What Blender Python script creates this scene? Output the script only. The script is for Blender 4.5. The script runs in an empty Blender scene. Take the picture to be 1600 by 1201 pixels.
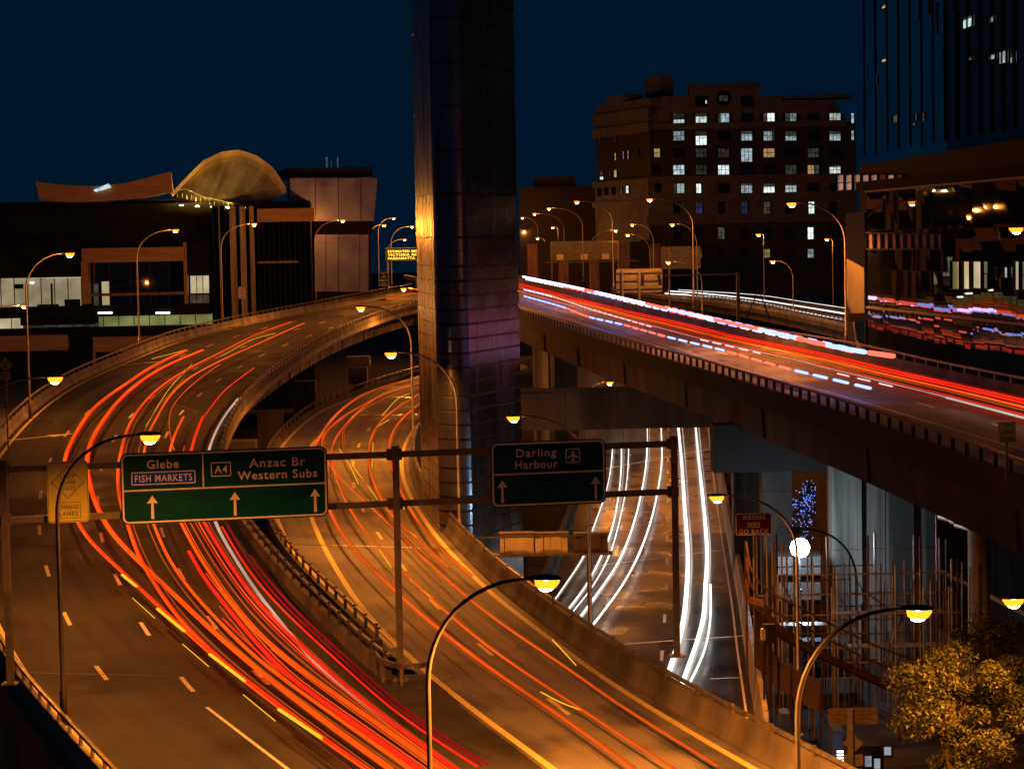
import bpy, math, random
from mathutils import Vector, Matrix, Euler, noise
pi = math.pi
RND = random.Random(7)
S = bpy.context.scene
C = S.collection
V = Vector

# ------------------------------------------------------------------ camera
FPX = 3400.0                                   # focal length in pixels of a 1600 px wide frame
CAM = V((0, 0, 17.5))
PITCH, ROLL = math.atan(226 / FPX), -0.019
RM = Euler((pi / 2 - PITCH, 0, 0)).to_matrix() @ Matrix.Rotation(ROLL, 3, 'Z')
cd = bpy.data.cameras.new('camera')
cd.sensor_width = 36; cd.lens = 36 * FPX / 1600
cd.clip_start = 0.5; cd.clip_end = 6000
cam = bpy.data.objects.new('camera', cd); C.objects.link(cam)
cam.matrix_world = Matrix.Translation(CAM) @ RM.to_4x4()
S.camera = cam

# ------------------------------------------------------------------ night sky, exposure, renderer
w = bpy.data.worlds.new('World'); S.world = w; w.use_nodes = True
bg = w.node_tree.nodes['Background']
bg.inputs[0].default_value = (0.006, 0.38, 1.0, 1); bg.inputs[1].default_value = 0.0205
S.view_settings.view_transform = 'Standard'; S.view_settings.look = 'None'
S.view_settings.exposure = 0; S.view_settings.gamma = 1
S.render.engine = 'CYCLES'
cy = S.cycles
cy.use_denoising = True; cy.use_light_tree = True
cy.max_bounces = 5; cy.diffuse_bounces = 2; cy.glossy_bounces = 3; cy.transmission_bounces = 4; cy.transparent_max_bounces = 8
cy.sample_clamp_indirect = 2.0; cy.sample_clamp_direct = 0
cy.caustics_reflective = False; cy.caustics_refractive = False

# ------------------------------------------------------------------ geometry helpers
def ray(px, py):
    return RM @ V(((px - 800) / FPX, -(py - 600) / FPX, -1))
def D(px, py, Y):                              # the point seen there at depth Y
    r = ray(px, py); return CAM + r * (Y / r.y)
def P(px, py, z):                              # the point seen there on level z
    r = ray(px, py); return CAM + r * ((z - CAM.z) / r.z)
def prof(pts):
    def f(Y):
        if Y <= pts[0][0]: return pts[0][1]
        for i in range(len(pts) - 1):
            a, b = pts[i], pts[i + 1]
            if Y <= b[0]:
                m0 = (b[1] - pts[i - 1][1]) / (b[0] - pts[i - 1][0]) if i else 0
                m1 = (pts[i + 2][1] - a[1]) / (pts[i + 2][0] - a[0]) if i + 2 < len(pts) else (b[1] - a[1]) / (b[0] - a[0])
                h = b[0] - a[0]; t = (Y - a[0]) / h
                return ((2*t**3 - 3*t*t + 1) * a[1] + (t**3 - 2*t*t + t) * h * m0 + (-2*t**3 + 3*t*t) * b[1] + (t**3 - t*t) * h * m1)
        return pts[-1][1]
    return f
def on(px, py, pf, dz=0):
    z = pf(150) + dz
    for _ in range(40):
        p = P(px, py, min(z, 16.9)); z = .5 * z + .5 * (pf(p.y) + dz)
    return P(px, py, min(z, 16.9))
def spline(ctrl, step=1.0):
    """Catmull-Rom through the points, resampled at even steps."""
    c = [2 * ctrl[0] - ctrl[1]] + list(ctrl) + [2 * ctrl[-1] - ctrl[-2]]
    out = []
    for i in range(1, len(c) - 2):
        p0, p1, p2, p3 = c[i-1:i+3]
        t0 = 0; t1 = t0 + max((p1-p0).length, 1e-3)**.5; t2 = t1 + max((p2-p1).length, 1e-3)**.5; t3 = t2 + max((p3-p2).length, 1e-3)**.5
        n = max(4, int((p2 - p1).length / step * 2))
        for k in range(n):
            t = t1 + (t2 - t1) * k / n
            a1 = p0*((t1-t)/(t1-t0)) + p1*((t-t0)/(t1-t0)); a2 = p1*((t2-t)/(t2-t1)) + p2*((t-t1)/(t2-t1)); a3 = p2*((t3-t)/(t3-t2)) + p3*((t-t2)/(t3-t2))
            b1 = a1*((t2-t)/(t2-t0)) + a2*((t-t0)/(t2-t0)); b2 = a2*((t3-t)/(t3-t1)) + a3*((t-t1)/(t3-t1))
            out.append(b1*((t2-t)/(t2-t1)) + b2*((t-t1)/(t2-t1)))
    out.append(c[-2].copy())
    return resample(out, step)
def resample(pts, step=None, n=None):
    L = [0]
    for a, b in zip(pts, pts[1:]): L.append(L[-1] + (b - a).length)
    n = n or max(2, int(round(L[-1] / step)) + 1)
    out, j = [], 0
    for k in range(n):
        s = L[-1] * k / (n - 1)
        while j < len(L) - 2 and L[j + 1] < s: j += 1
        d = L[j + 1] - L[j]
        out.append(pts[j].lerp(pts[j + 1], 0 if d == 0 else min(1, (s - L[j]) / d)))
    return out
def smooth_line(pts, it=6):
    pts = [p.copy() for p in pts]
    for _ in range(it):
        q = [p.copy() for p in pts]
        for i in range(1, len(pts) - 1): pts[i] = (q[i-1] + 2*q[i] + q[i+1]) / 4
    return pts
def length(pts): return sum((b - a).length for a, b in zip(pts, pts[1:]))
def cut(pts, s0, s1):
    """The stretch of a polyline between two arc lengths."""
    out, s = [], 0
    for a, b in zip(pts, pts[1:]):
        d = (b - a).length
        if s + d > s0 and s < s1:
            if not out: out.append(a.lerp(b, max(0, (s0 - s) / d)))
            out.append(b.copy() if s + d <= s1 else a.lerp(b, (s1 - s) / d))
        s += d
    return out
def normals(pts):
    out = []
    for i in range(len(pts)):
        d = pts[min(i + 1, len(pts) - 1)] - pts[max(i - 1, 0)]
        out.append(V((d.y, -d.x, 0)).normalized())
    return out
def offset(pts, d, dz=0):
    return [p + n * (d(p) if callable(d) else d) + V((0, 0, dz)) for p, n in zip(pts, normals(pts))]

class MB:
    def __init__(s): s.v = []; s.f = []; s.uv = None
    def add(s, v, f):
        k = len(s.v); s.v += [V(p) for p in v]; s.f += [tuple(i + k for i in q) for q in f]; return s
    def hexa(s, p):                            # 4 points below, 4 above
        return s.add(p, [(3,2,1,0),(4,5,6,7),(0,1,5,4),(1,2,6,5),(2,3,7,6),(3,0,4,7)])
    def box(s, c, sx, sy, sz, rz=0):           # c: centre of the base
        c = V(c); m = Matrix.Rotation(rz, 3, 'Z')
        q = [(-sx/2,-sy/2),(sx/2,-sy/2),(sx/2,sy/2),(-sx/2,sy/2)]
        return s.hexa([c + m @ V((x,y,0)) for x,y in q] + [c + m @ V((x,y,sz)) for x,y in q])
    def prism(s, poly, ex):
        n = len(poly); poly = [V(p) for p in poly]; ex = V(ex)
        return s.add(poly + [p + ex for p in poly], [tuple(range(n))[::-1], tuple(range(n, 2*n))] + [(i, (i+1) % n, (i+1) % n + n, i + n) for i in range(n)])
    def tube(s, pts, r, n=8, sq=None):
        pts = [V(p) for p in pts]; rings = []; up = None
        for i, p in enumerate(pts):
            d = (pts[min(i+1, len(pts)-1)] - pts[max(i-1, 0)]).normalized()
            if up is None: up = V((0,0,1)) if abs(d.z) < .95 else V((0,-1,0))
            a = d.cross(up).normalized(); b = a.cross(d); up = b
            rr = r[i] if isinstance(r, (list, tuple)) else r
            ra, rb = (rr, rr) if sq is None else (rr, rr * sq)
            rings.append([p + a * (math.cos(2*pi*k/n + pi/n) * ra) + b * (math.sin(2*pi*k/n + pi/n) * rb) for k in range(n)])
        v = [q for g in rings for q in g]; m = len(pts)
        f = [(i*n+k, i*n+(k+1) % n, (i+1)*n+(k+1) % n, (i+1)*n+k) for i in range(m-1) for k in range(n)]
        f += [tuple(range(n))[::-1], tuple((m-1)*n + k for k in range(n))]
        return s.add(v, f)
    def sweep(s, pts, sec, closed=True):
        """sec: (offset to the right, height) corners, swept along the polyline."""
        nn = normals(pts); n = len(sec); m = len(pts)
        v = [p + q * o + V((0,0,h)) for p, q in zip(pts, nn) for o, h in sec]
        e = n if closed else n - 1
        f = [(i*n+k, i*n+(k+1) % n, (i+1)*n+(k+1) % n, (i+1)*n+k) for i in range(m-1) for k in range(e)]
        if closed: f += [tuple(range(n))[::-1], tuple((m-1)*n + k for k in range(n))]
        return s.add(v, f)
    def mesh(s, name, mat, base=V((0,0,0)), smooth=False):
        me = bpy.data.meshes.new(name)
        me.from_pydata([p - base for p in s.v], [], s.f)
        if s.uv:
            l = me.uv_layers.new(name='UVMap')
            for lp in me.loops: l.data[lp.index].uv = s.uv[lp.vertex_index]
        me.materials.append(M[mat] if isinstance(mat, str) else mat)
        if smooth:
            for p in me.polygons: p.use_smooth = True
        me.update(); return me

def obj(name, data, parent=None, loc=(0,0,0), rot=None):
    o = bpy.data.objects.new(name, data); C.objects.link(o)
    o.location = loc
    if rot is not None: o.rotation_euler = rot
    if parent is not None: o.parent = parent
    return o
def tag(o, label=None, cat=None, group=None, kind=None):
    if label: o['label'] = label
    if cat: o['category'] = cat
    if group: o['group'] = group
    if kind: o['kind'] = kind
    return o
class T:
    """A thing: an Empty at its base that parents its parts."""
    def __init__(s, name, label, cat, base, group=None):
        s.b = V(base); s.o = obj(name, None, None, s.b); tag(s.o, label, cat, group)
    def part(s, name, mb, mat, smooth=False, parent=None):
        return obj(name, mb.mesh(name, mat, s.b, smooth), parent or s.o)
    def inst(s, name, me, loc, rot=None, parent=None):
        return obj(name, me, parent or s.o, V(loc) - s.b, rot)
def single(name, mb, mat, label, cat, base, group=None, kind=None, smooth=False):
    base = V(base); return tag(obj(name, mb.mesh(name, mat, base, smooth), None, base), label, cat, group, kind)
def structure(name, mb, mat, label, smooth=False):
    return tag(obj(name, mb.mesh(name, mat, V((0,0,0)), smooth)), label, None, None, 'structure')

# ------------------------------------------------------------------ materials
M = {}
def nodes(name):
    m = bpy.data.materials.new(name); m.use_nodes = True; M[name] = m
    return m, m.node_tree.nodes, m.node_tree.links, m.node_tree.nodes['Principled BSDF']
def mat(name, c1, c2=None, rough=.7, metal=0, scale=1.0, stretch=(1,1,1), bump=0, bscale=None, detail=5, spec=.5, rvar=0, coords='pos', lo=.35, hi=.65):
    m, N, L, b = nodes(name)
    c2 = c2 or tuple(x * .7 for x in c1)
    if coords == 'pos': src = N.new('ShaderNodeNewGeometry').outputs['Position']
    else: src = N.new('ShaderNodeTexCoord').outputs['UV' if coords == 'uv' else 'Object']
    mp = N.new('ShaderNodeMapping'); mp.inputs['Scale'].default_value = stretch; L.new(src, mp.inputs[0])
    nz = N.new('ShaderNodeTexNoise'); nz.inputs['Scale'].default_value = scale; nz.inputs['Detail'].default_value = detail; L.new(mp.outputs[0], nz.inputs['Vector'])
    cr = N.new('ShaderNodeValToRGB'); e = cr.color_ramp.elements
    e[0].position = lo; e[0].color = (*c2, 1); e[1].position = hi; e[1].color = (*c1, 1)
    L.new(nz.outputs[0], cr.inputs[0]); L.new(cr.outputs[0], b.inputs['Base Color'])
    b.inputs['Roughness'].default_value = rough; b.inputs['Metallic'].default_value = metal; b.inputs['Specular IOR Level'].default_value = spec
    if rvar:
        mr = N.new('ShaderNodeMapRange'); mr.inputs[1].default_value = .3; mr.inputs[2].default_value = .7
        mr.inputs[3].default_value = max(.02, rough - rvar); mr.inputs[4].default_value = min(1, rough + rvar)
        L.new(nz.outputs[0], mr.inputs[0]); L.new(mr.outputs[0], b.inputs['Roughness'])
    if bump:
        n2 = N.new('ShaderNodeTexNoise'); n2.inputs['Scale'].default_value = bscale or scale * 6; n2.inputs['Detail'].default_value = 4; L.new(mp.outputs[0], n2.inputs['Vector'])
        bp = N.new('ShaderNodeBump'); bp.inputs['Strength'].default_value = bump; bp.inputs['Distance'].default_value = .03
        L.new(n2.outputs[0], bp.inputs['Height']); L.new(bp.outputs[0], b.inputs['Normal'])
    return m
LIGHTERS = {'flood_glow','uplight_glow','trail_white','trail_blue','trail_violet','trail_red','trail_orange','strip_light'}
def emat(name, col, st, var=0, scale=3, stretch=(1,1,1)):
    m, N, L, b = nodes(name)
    b.inputs['Base Color'].default_value = (.02, .02, .02, 1); b.inputs['Roughness'].default_value = .3
    if name.startswith('trail'): b.inputs['Base Color'].default_value = (0, 0, 0, 1); b.inputs['Specular IOR Level'].default_value = 0
    m.cycles.emission_sampling = 'AUTO' if name in LIGHTERS else 'NONE'
    b.inputs['Emission Color'].default_value = (*col, 1); b.inputs['Emission Strength'].default_value = st
    if var:
        g = N.new('ShaderNodeNewGeometry'); mp = N.new('ShaderNodeMapping'); mp.inputs['Scale'].default_value = stretch; L.new(g.outputs['Position'], mp.inputs[0])
        nz = N.new('ShaderNodeTexNoise'); nz.inputs['Scale'].default_value = scale; L.new(mp.outputs[0], nz.inputs['Vector'])
        mr = N.new('ShaderNodeMapRange'); mr.inputs[1].default_value = .35; mr.inputs[2].default_value = .65; mr.inputs[3].default_value = st * (1 - var); mr.inputs[4].default_value = st
        L.new(nz.outputs[0], mr.inputs[0]); out = mr.outputs[0]
        if name.startswith('win'):
            oi = N.new('ShaderNodeObjectInfo'); r2 = N.new('ShaderNodeMapRange'); r2.inputs[3].default_value = .35; r2.inputs[4].default_value = 1.15; L.new(oi.outputs['Random'], r2.inputs[0])
            mu = N.new('ShaderNodeMath'); mu.operation = 'MULTIPLY'; L.new(out, mu.inputs[0]); L.new(r2.outputs[0], mu.inputs[1]); out = mu.outputs[0]
        L.new(out, b.inputs['Emission Strength'])
    return m
def asphalt(name, base, wet=0, spec=.5):
    """Asphalt: fine aggregate, patches, and wheel-path streaks that run along the lanes (UV: metres across, metres along)."""
    m, N, L, b = nodes(name)
    tc = N.new('ShaderNodeTexCoord'); g = N.new('ShaderNodeNewGeometry')
    mp = N.new('ShaderNodeMapping'); mp.inputs['Scale'].default_value = (1.1, .018, 1); L.new(tc.outputs['UV'], mp.inputs[0])
    a = N.new('ShaderNodeTexNoise'); a.inputs['Scale'].default_value = 1.0; a.inputs['Detail'].default_value = 4; L.new(mp.outputs[0], a.inputs['Vector'])
    c = N.new('ShaderNodeTexNoise'); c.inputs['Scale'].default_value = .22; c.inputs['Detail'].default_value = 7; L.new(g.outputs['Position'], c.inputs['Vector'])
    d = N.new('ShaderNodeTexNoise'); d.inputs['Scale'].default_value = 14; d.inputs['Detail'].default_value = 3; L.new(g.outputs['Position'], d.inputs['Vector'])
    s1 = N.new('ShaderNodeMath'); s1.operation = 'MULTIPLY_ADD'; s1.inputs[1].default_value = .55; L.new(a.outputs[0], s1.inputs[0]); L.new(c.outputs[0], s1.inputs[2])
    s2 = N.new('ShaderNodeMath'); s2.operation = 'MULTIPLY_ADD'; s2.inputs[1].default_value = .35; L.new(d.outputs[0], s2.inputs[0]); L.new(s1.outputs[0], s2.inputs[2])
    cr = N.new('ShaderNodeValToRGB'); e = cr.color_ramp.elements
    e[0].position = .72; e[0].color = (base*.42, base*.42, base*.43, 1); e[1].position = 1.12; e[1].color = (base*1.5, base*1.47, base*1.4, 1)
    L.new(s2.outputs[0], cr.inputs[0]); L.new(cr.outputs[0], b.inputs['Base Color']); b.inputs['Specular IOR Level'].default_value = spec
    mr = N.new('ShaderNodeMapRange'); mr.inputs[1].default_value = .35; mr.inputs[2].default_value = .65
    mr.inputs[3].default_value = .60 - wet * .42; mr.inputs[4].default_value = .85 - wet * .40
    L.new(c.outputs[0], mr.inputs[0]); L.new(mr.outputs[0], b.inputs['Roughness'])
    bp = N.new('ShaderNodeBump'); bp.inputs['Strength'].default_value = .35; bp.inputs['Distance'].default_value = .02; L.new(d.outputs[0], bp.inputs['Height']); L.new(bp.outputs[0], b.inputs['Normal'])
    if wet:
        m2 = N.new('ShaderNodeMapping'); m2.inputs['Scale'].default_value = (.35, 3.2, 1); L.new(tc.outputs['UV'], m2.inputs[0])
        n3 = N.new('ShaderNodeTexNoise'); n3.inputs['Scale'].default_value = 1.0; n3.inputs['Detail'].default_value = 3; L.new(m2.outputs[0], n3.inputs['Vector'])
        b2 = N.new('ShaderNodeBump'); b2.inputs['Strength'].default_value = .5; b2.inputs['Distance'].default_value = .05; L.new(n3.outputs[0], b2.inputs['Height']); L.new(bp.outputs[0], b2.inputs['Normal']); L.new(b2.outputs[0], b.inputs['Normal'])
    return m
asphalt('asphalt', .034, spec=.15); asphalt('asphalt_worn', .13, spec=.3); asphalt('asphalt_wet', .028, .9)
mat('ground', (.018,.017,.016), (.007,.007,.008), .9, scale=.15, bump=.3, bscale=3)
mat('concrete', (.34,.31,.26), (.16,.145,.125), .85, scale=.5, stretch=(1,1,.3), bump=.25, bscale=8, detail=8)
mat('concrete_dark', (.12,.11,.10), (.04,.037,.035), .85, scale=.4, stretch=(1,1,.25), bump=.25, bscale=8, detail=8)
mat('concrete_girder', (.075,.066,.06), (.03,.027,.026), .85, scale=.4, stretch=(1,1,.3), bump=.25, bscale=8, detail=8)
mat('concrete_shaded', (.022,.022,.023), (.012,.012,.013), .85, scale=.4, stretch=(1,1,.3), bump=.25, bscale=8, detail=8)  # shade painted into the colour: deck edge, kerb and cross-head beam
mat('concrete_streak', (.26,.25,.22), (.045,.044,.042), .85, scale=.55, stretch=(1.2,1.2,.06), bump=.2, bscale=6, detail=8, lo=.43, hi=.58)
mat('paint_white', (.82,.80,.76), (.60,.58,.55), .65, scale=5)
mat('paint_yellow', (.85,.75,.25), (.66,.56,.18), .65, scale=5)
mat('rail_steel', (.22,.21,.19), (.10,.095,.09), .5, .7, scale=3)
mat('pole_steel', (.30,.29,.27), (.20,.19,.18), .45, .6, scale=2)
mat('pole_dark', (.05,.05,.05), (.03,.03,.03), .5, .3, scale=2)
mat('gantry_steel', (.16,.15,.13), (.10,.095,.085), .6, .2, scale=2)
mat('joint_steel', (.5,.48,.42), (.3,.29,.26), .3, .9, scale=6)
mat('sign_green', (.001,.055,.07), (.0008,.042,.055), .4, scale=2, spec=.08)
mat('sign_blue', (.002,.06,1.0), (.001,.05,.85), .4, scale=3, spec=.08)
mat('sign_yellow', (.62,.62,.12), (.52,.52,.10), .5, scale=3)
mat('sign_red', (.09,.012,.05), (.07,.01,.04), .45, scale=3, spec=.08)
mat('sign_white', (.75,.73,.68), (.62,.60,.56), .5, scale=4)
mat('sign_black', (.012,.012,.012), (.008,.008,.008), .5)
mat('sign_back', (.24,.22,.20), (.14,.125,.11), .5, .3, scale=1.2, stretch=(1,1,3))
mat('cabinet', (.85,.75,.45), (.70,.60,.36), .55, .1, scale=2)
mat('tower_metal', (.15,.175,.23), (.10,.115,.15), .26, .9, scale=.6, stretch=(1.4,1.4,.3), rvar=.08, detail=5)
mat('tower_joint', (.02,.02,.022), (.012,.012,.013), .5)
mat('dark_wall', (.014,.014,.015), (.008,.008,.009), .7, scale=.3, spec=.1)
mat('black_clad', (.004,.004,.005), (.003,.003,.0035), .7, scale=.3, spec=.05)
mat('brown_clad', (.50,.32,.16), (.36,.22,.10), .5, .2, scale=.7, stretch=(.3,.3,3))
mat('steel_clad', (.22,.205,.19), (.11,.10,.095), .4, .6, scale=.8, stretch=(2.5,2.5,.15))
mat('pink_clad', (.20,.23,.50), (.12,.14,.32), .38, .5, scale=.35, stretch=(1,1,.6), rvar=.1)
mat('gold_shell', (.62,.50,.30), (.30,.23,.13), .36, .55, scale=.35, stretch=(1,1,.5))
mat('gold_dark', (.50,.40,.24), (.24,.18,.10), .4, .6, scale=.35, stretch=(1,1,.5))  # darker gold for the banding between shell strips
mat('glass_dark', (.012,.014,.017), (.006,.007,.009), .015, 0, scale=.5, spec=1.0)
mat('brick_dark', (.035,.032,.037), (.02,.019,.022), .85, scale=1.5, stretch=(1,1,3))
mat('render_beige', (.12,.125,.145), (.075,.078,.09), .85, scale=.4)
mat('wood_dark', (.06,.045,.03), (.03,.025,.02), .7, scale=4)
mat('tarp_blue', (.02,.06,.30), (.01,.03,.16), .6, scale=1.5, bump=.3)
mat('scaffold_steel', (.45,.44,.42), (.28,.27,.26), .4, .7, scale=3)
mat('scaffold_rust', (.10,.05,.03), (.05,.027,.018), .7, .3, scale=3)
mat('hoarding', (.14,.095,.06), (.09,.06,.04), .7, scale=1.2)
mat('bark', (.09,.07,.05), (.04,.03,.02), .9, scale=4, bump=.4)
mat('leaf', (.085,.10,.02), (.02,.03,.008), .55, scale=2.5)
mat('leaf_dark', (.06,.07,.025), (.025,.035,.012), .6, scale=2.5)
mat('curtain', (.34,.22,.20), (.16,.09,.08), .8, scale=1.2, stretch=(3,3,.2))
SODIUM = (1.0, .43, .055)
emat('lamp_glow', (1.0, .22, .008), 3.8)
emat('lamp_glow_far', (1.0, .22, .008), 3.6)
emat('arc_glow', (1.0, .75, .35), 30)
emat('lamp_glow_dim', (1.0, .22, .008), 3.2)
emat('flood_glow', (.62, .82, 1.0), 110)
emat('uplight_glow', (1.0, .55, .10), 2200)
emat('win_curtain', (1.0,.74,.72), .22, .6, .9)
emat('strip_light', (1.0, .92, .78), 5)
emat('win_cool', (.70, .93, 1.0), 0.8, .65, 1.1)
emat('win_bright', (.86, 1.0, .98), 1.5, .5, 1.1)
emat('win_warm', (1.0, .62, .22), .75, .5, 1.3)
emat('win_dim', (.55, .62, .50), .12, .7, 1.0)
emat('win_blue', (.12, .22, .75), .18, .7, 1.0)
emat('room_cream', (1.0, .84, .48), .62, .45, .35)
emat('room_green', (.62, .72, .24), .30, .5, .35)
emat('room_white', (.80, .88, 1.0), .5, .6, .8)
emat('vms_amber', (1.0, .66, .05), 2.2)
emat('led_blue', (.16, .28, 1.0), 2.5)
emat('trail_red', (1.0, .022, .006), 1.5, .45, .07)
emat('trail_deepred', (1.0, .015, .02), 0.4, .45, .07)
emat('trail_orange', (1.0, .085, .004), 1.5, .45, .07)
emat('trail_dimorange', (1.0, .14, .008), 0.7, .45, .07)
emat('trail_amber', (1.0, .50, .015), 1.3)
emat('trail_pale', (1.0, .62, .48), 0.75, .45, .07)
emat('trail_white', (1.0, .92, .84), 2.2, .5, .06)
emat('trail_softwhite', (1.0, .86, .78), 0.6, .45, .07)
emat('trail_blue', (.22, .32, 1.0), 3.0)
emat('trail_violet', (.75, .50, 1.0), 5.0)
emat('trail_flashred', (1.0, .10, .06), 2.6)
emat('trail_pink', (1.0, .42, .45), 1.8)
def mixglass():
    m, N, L, b = nodes('pane_glass')
    b.inputs['Base Color'].default_value = (.02,.025,.03,1); b.inputs['Roughness'].default_value = .05
    b.inputs['Specular IOR Level'].default_value = .8
    t = N.new('ShaderNodeBsdfTransparent'); x = N.new('ShaderNodeMixShader'); x.inputs[0].default_value = .22
    L.new(t.outputs[0], x.inputs[1]); L.new(b.outputs[0], x.inputs[2]); L.new(x.outputs[0], N['Material Output'].inputs[0])
mixglass()

# ------------------------------------------------------------------ ground
structure('ground', MB().add([(-900,-60,-8),(900,-60,-8),(900,1800,-8),(-900,1800,-8)], [(0,1,2,3)]), 'ground', 'dark ground under the elevated roads')

# ------------------------------------------------------------------ road alignments (near to far)
zL = prof([(40,0),(86,0.0),(100,.35),(130,1.9),(163,4.2),(200,5.8),(230,6.9),(262,7.9),(314,8.8),(371,9.3),(450,9.6)])
zM = prof([(40,0),(100,0),(140,.35),(170,1.0),(220,2.0),(300,3.2)])
zR = prof([(40,8.2),(100,8.7),(160,9.05),(236,9.8),(283,10.35),(340,10.8),(500,11.2)])
zW = prof([(40,-6.02),(500,-6)])
zF = prof([(40,7.9),(500,8.0)])
def line(px, pf, step=1.0, dz=0, ext=None, near=None):
    c = [on(x, y, pf, dz) for x, y in px]
    if near: c = [c[0] + (c[0] - c[2]).normalized() * near] + c
    if ext: c.append(c[-1] + (c[-1] - c[-3]).normalized() * ext)
    for p in c[:1] + c[-1:]: p.z = pf(p.y) + dz
    s = smooth_line(spline(c, step), 40)
    for p in s: p.z = pf(p.y) + dz
    return s
LL = line([(150,1182),(85,1114),(62,1085),(37,1048),(14,1008),(0,983),(-30,915),(-42,850),(-38,790),(-20,742),(0,712),(37,667),(75,632),(125,599),(175,576),(225,555),(287,531),(340,518),(400,504),(460,492),(555,473),(615,461),(660,453)], zL, ext=60, near=14)
RL = line([(713,1201),(625,1138),(560,1090),(500,1043),(450,985),(400,922),(365,868),(336,816),(325,775),(321,740),(326,701),(332,685),(350,650),(370,626),(410,590),(450,562),(500,532),(560,506),(620,487),(665,477)], zL, ext=60, near=10)
LA = line([(200,1100),(158,1052),(109,976),(77,904),(62,842),(61,789),(69,741),(86,702),(109,671),(141,640),(174,615),(211,591),(251,571),(291,552),(329,539),(366,526),(430,508),(520,490),(600,473)], zL)
LB = line([(323,1104),(291,1067),(224,980),(184,907),(160,847),(152,792),(154,748),(165,709),(185,674),(209,644),(241,617),(274,595),(311,572),(344,556),(400,534),(470,512),(550,492),(620,474)], zL)
LC = line([(528,1162),(410,1062),(332,974),(285,902),(256,843),(242,790),(240,740),(250,705),(261,675),(282,645),(310,618),(340,594),(372,574),(430,545),(500,518),(570,495),(640,473)], zL)
LB2 = line([(470,1216),(450,1201),(400,1163),(360,1132),(323,1104)], zL)
ML1 = line([(613,1012),(545,950),(492,900),(467,872),(442,835),(435,815),(425,780),(424,745),(430,715),(439,699),(465,670),(510,637),(562,617),(610,600),(650,588)], zM, ext=40)
ML2 = line([(865,1201),(832,1177),(800,1153),(738,1108),(681,1063),(663,1048),(613,1000),(563,948),(533,900),(520,880),(502,845),(487,811),(478,775),(474,745),(477,715),(485,695),(510,672),(540,650),(585,622),(625,607),(662,596)], zM, ext=40, near=10)
MR = line([(1180,1201),(1135,1177),(1065,1135),(990,1090),(915,1040),(840,982),(770,930),(757,917),(730,890),(692,850),(662,810),(642,777),(629,745),(627,717),(632,695),(641,677),(655,660),(682,640),(725,620)], zM, ext=40, near=10)
MC = line([(1060,1250),(867,1098),(758,1015),(680,945),(636,894),(594,838),(566,795),(552,757),(551,725),(557,702),(567,683),(581,664),(610,640),(640,622),(672,606)], zM)
RN = line([(1593,700),(1516,679),(1390,640),(1290,611),(1180,582),(1100,561),(1000,533),(900,503),(819,480)], zR, ext=160, near=45)
RF = line([(1600,634),(1469,604),(1322,566),(1180,538),(1100,517),(1000,494),(900,468),(819,446)], zR, ext=120, near=85)
RE = line([(1594,752),(1525,724),(1424,687),(1390,676),(1311,647),(1200,612),(1100,581),(1000,552),(900,522),(819,494)], zR, ext=160, near=45)
WR = line([(1166,1112),(1150,1000),(1146,960),(1137,900),(1127,835),(1117,765),(1107,672)], zW, ext=120, near=18)
WL = line([(845,965),(870,912),(895,835),(912,780),(925,720),(935,672)], zW, ext=120, near=25)
if __name__ == '__main__' and globals().get('DBG'):
    def rep(n, a, b):
        print(n, [(round(p.y), round(min((p - q).length for q in b), 1)) for p in a[::25]])
    rep('left', LL, RL); rep('LA-LL', LA, LL); rep('LA-LB', LA, LB); rep('LB-LC', LB, LC); rep('LC-RL', LC, RL)
    rep('mid ML2-MR', ML2, MR); rep('ML1-ML2', ML1, ML2); rep('MC-MR', MC, MR); rep('right', RN, RF); rep('RN-RE', RN, RE); rep('lower', WL, WR)
    for n, c in (('LL', LL), ('RL', RL), ('MR', MR), ('RN', RN), ('RF', RF), ('WR', WR), ('WL', WL)): print(n, [tuple(round(x, 1) for x in p) for p in c[::30]])

# ------------------------------------------------------------------ road surfaces, paint, barriers
def surface(name, a, b, pf, material, label, na=10, dz=0, under=.25):
    n = max(len(a), len(b)); a = resample(a, n=n); b = resample(b, n=n)
    mb = MB(); mb.uv = []; s = 0
    for i in range(n):
        if i: s += ((a[i]+b[i]) - (a[i-1]+b[i-1])).length / 2
        wd = (b[i] - a[i]).length
        for k in range(na + 1):
            p = a[i].lerp(b[i], k / na); p.z = pf(p.y) + dz; mb.v.append(p); mb.uv.append((wd * k / na, s))
    for i in range(n - 1):
        for k in range(na):
            q = i * (na + 1) + k; mb.f.append((q, q + 1, q + na + 2, q + na + 1))
    return structure(name, mb, material, label)
def stripe(parent, name, c, width, material, dz=.012):
    mb = MB(); mb.sweep(offset(c, 0, dz), [(-width/2, 0), (width/2, 0)], closed=False)
    return obj(name, mb.mesh(name, material), parent)
def dashes(parent, c, name='lane_dash', ln=3.0, period=12.0, s0=0.0, width=.19, material='paint_white', end=None):
    L = min(length(c), end or 1e9); s = s0
    while s + ln < L:
        q = cut(c, s, s + ln)
        if len(q) > 1: stripe(parent, name, q, width, material)
        s += period
def thin(c, k): return c[::k] + ([c[-1]] if (len(c) - 1) % k else [])
JERSEY = [(-.30,0),(-.30,.08),(-.14,.32),(-.08,.80),(.10,.80),(.10,0)]        # face to the left (traffic on the left)
def mirror(sec): return [(-x, h) for x, h in reversed(sec)]
POST = MB().box((0,0,0), .10, .16, .34).mesh('rail_post', 'rail_steel')
POST2 = MB().box((0,0,0), .14, .10, .62).mesh('rail_post', 'rail_steel')
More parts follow.
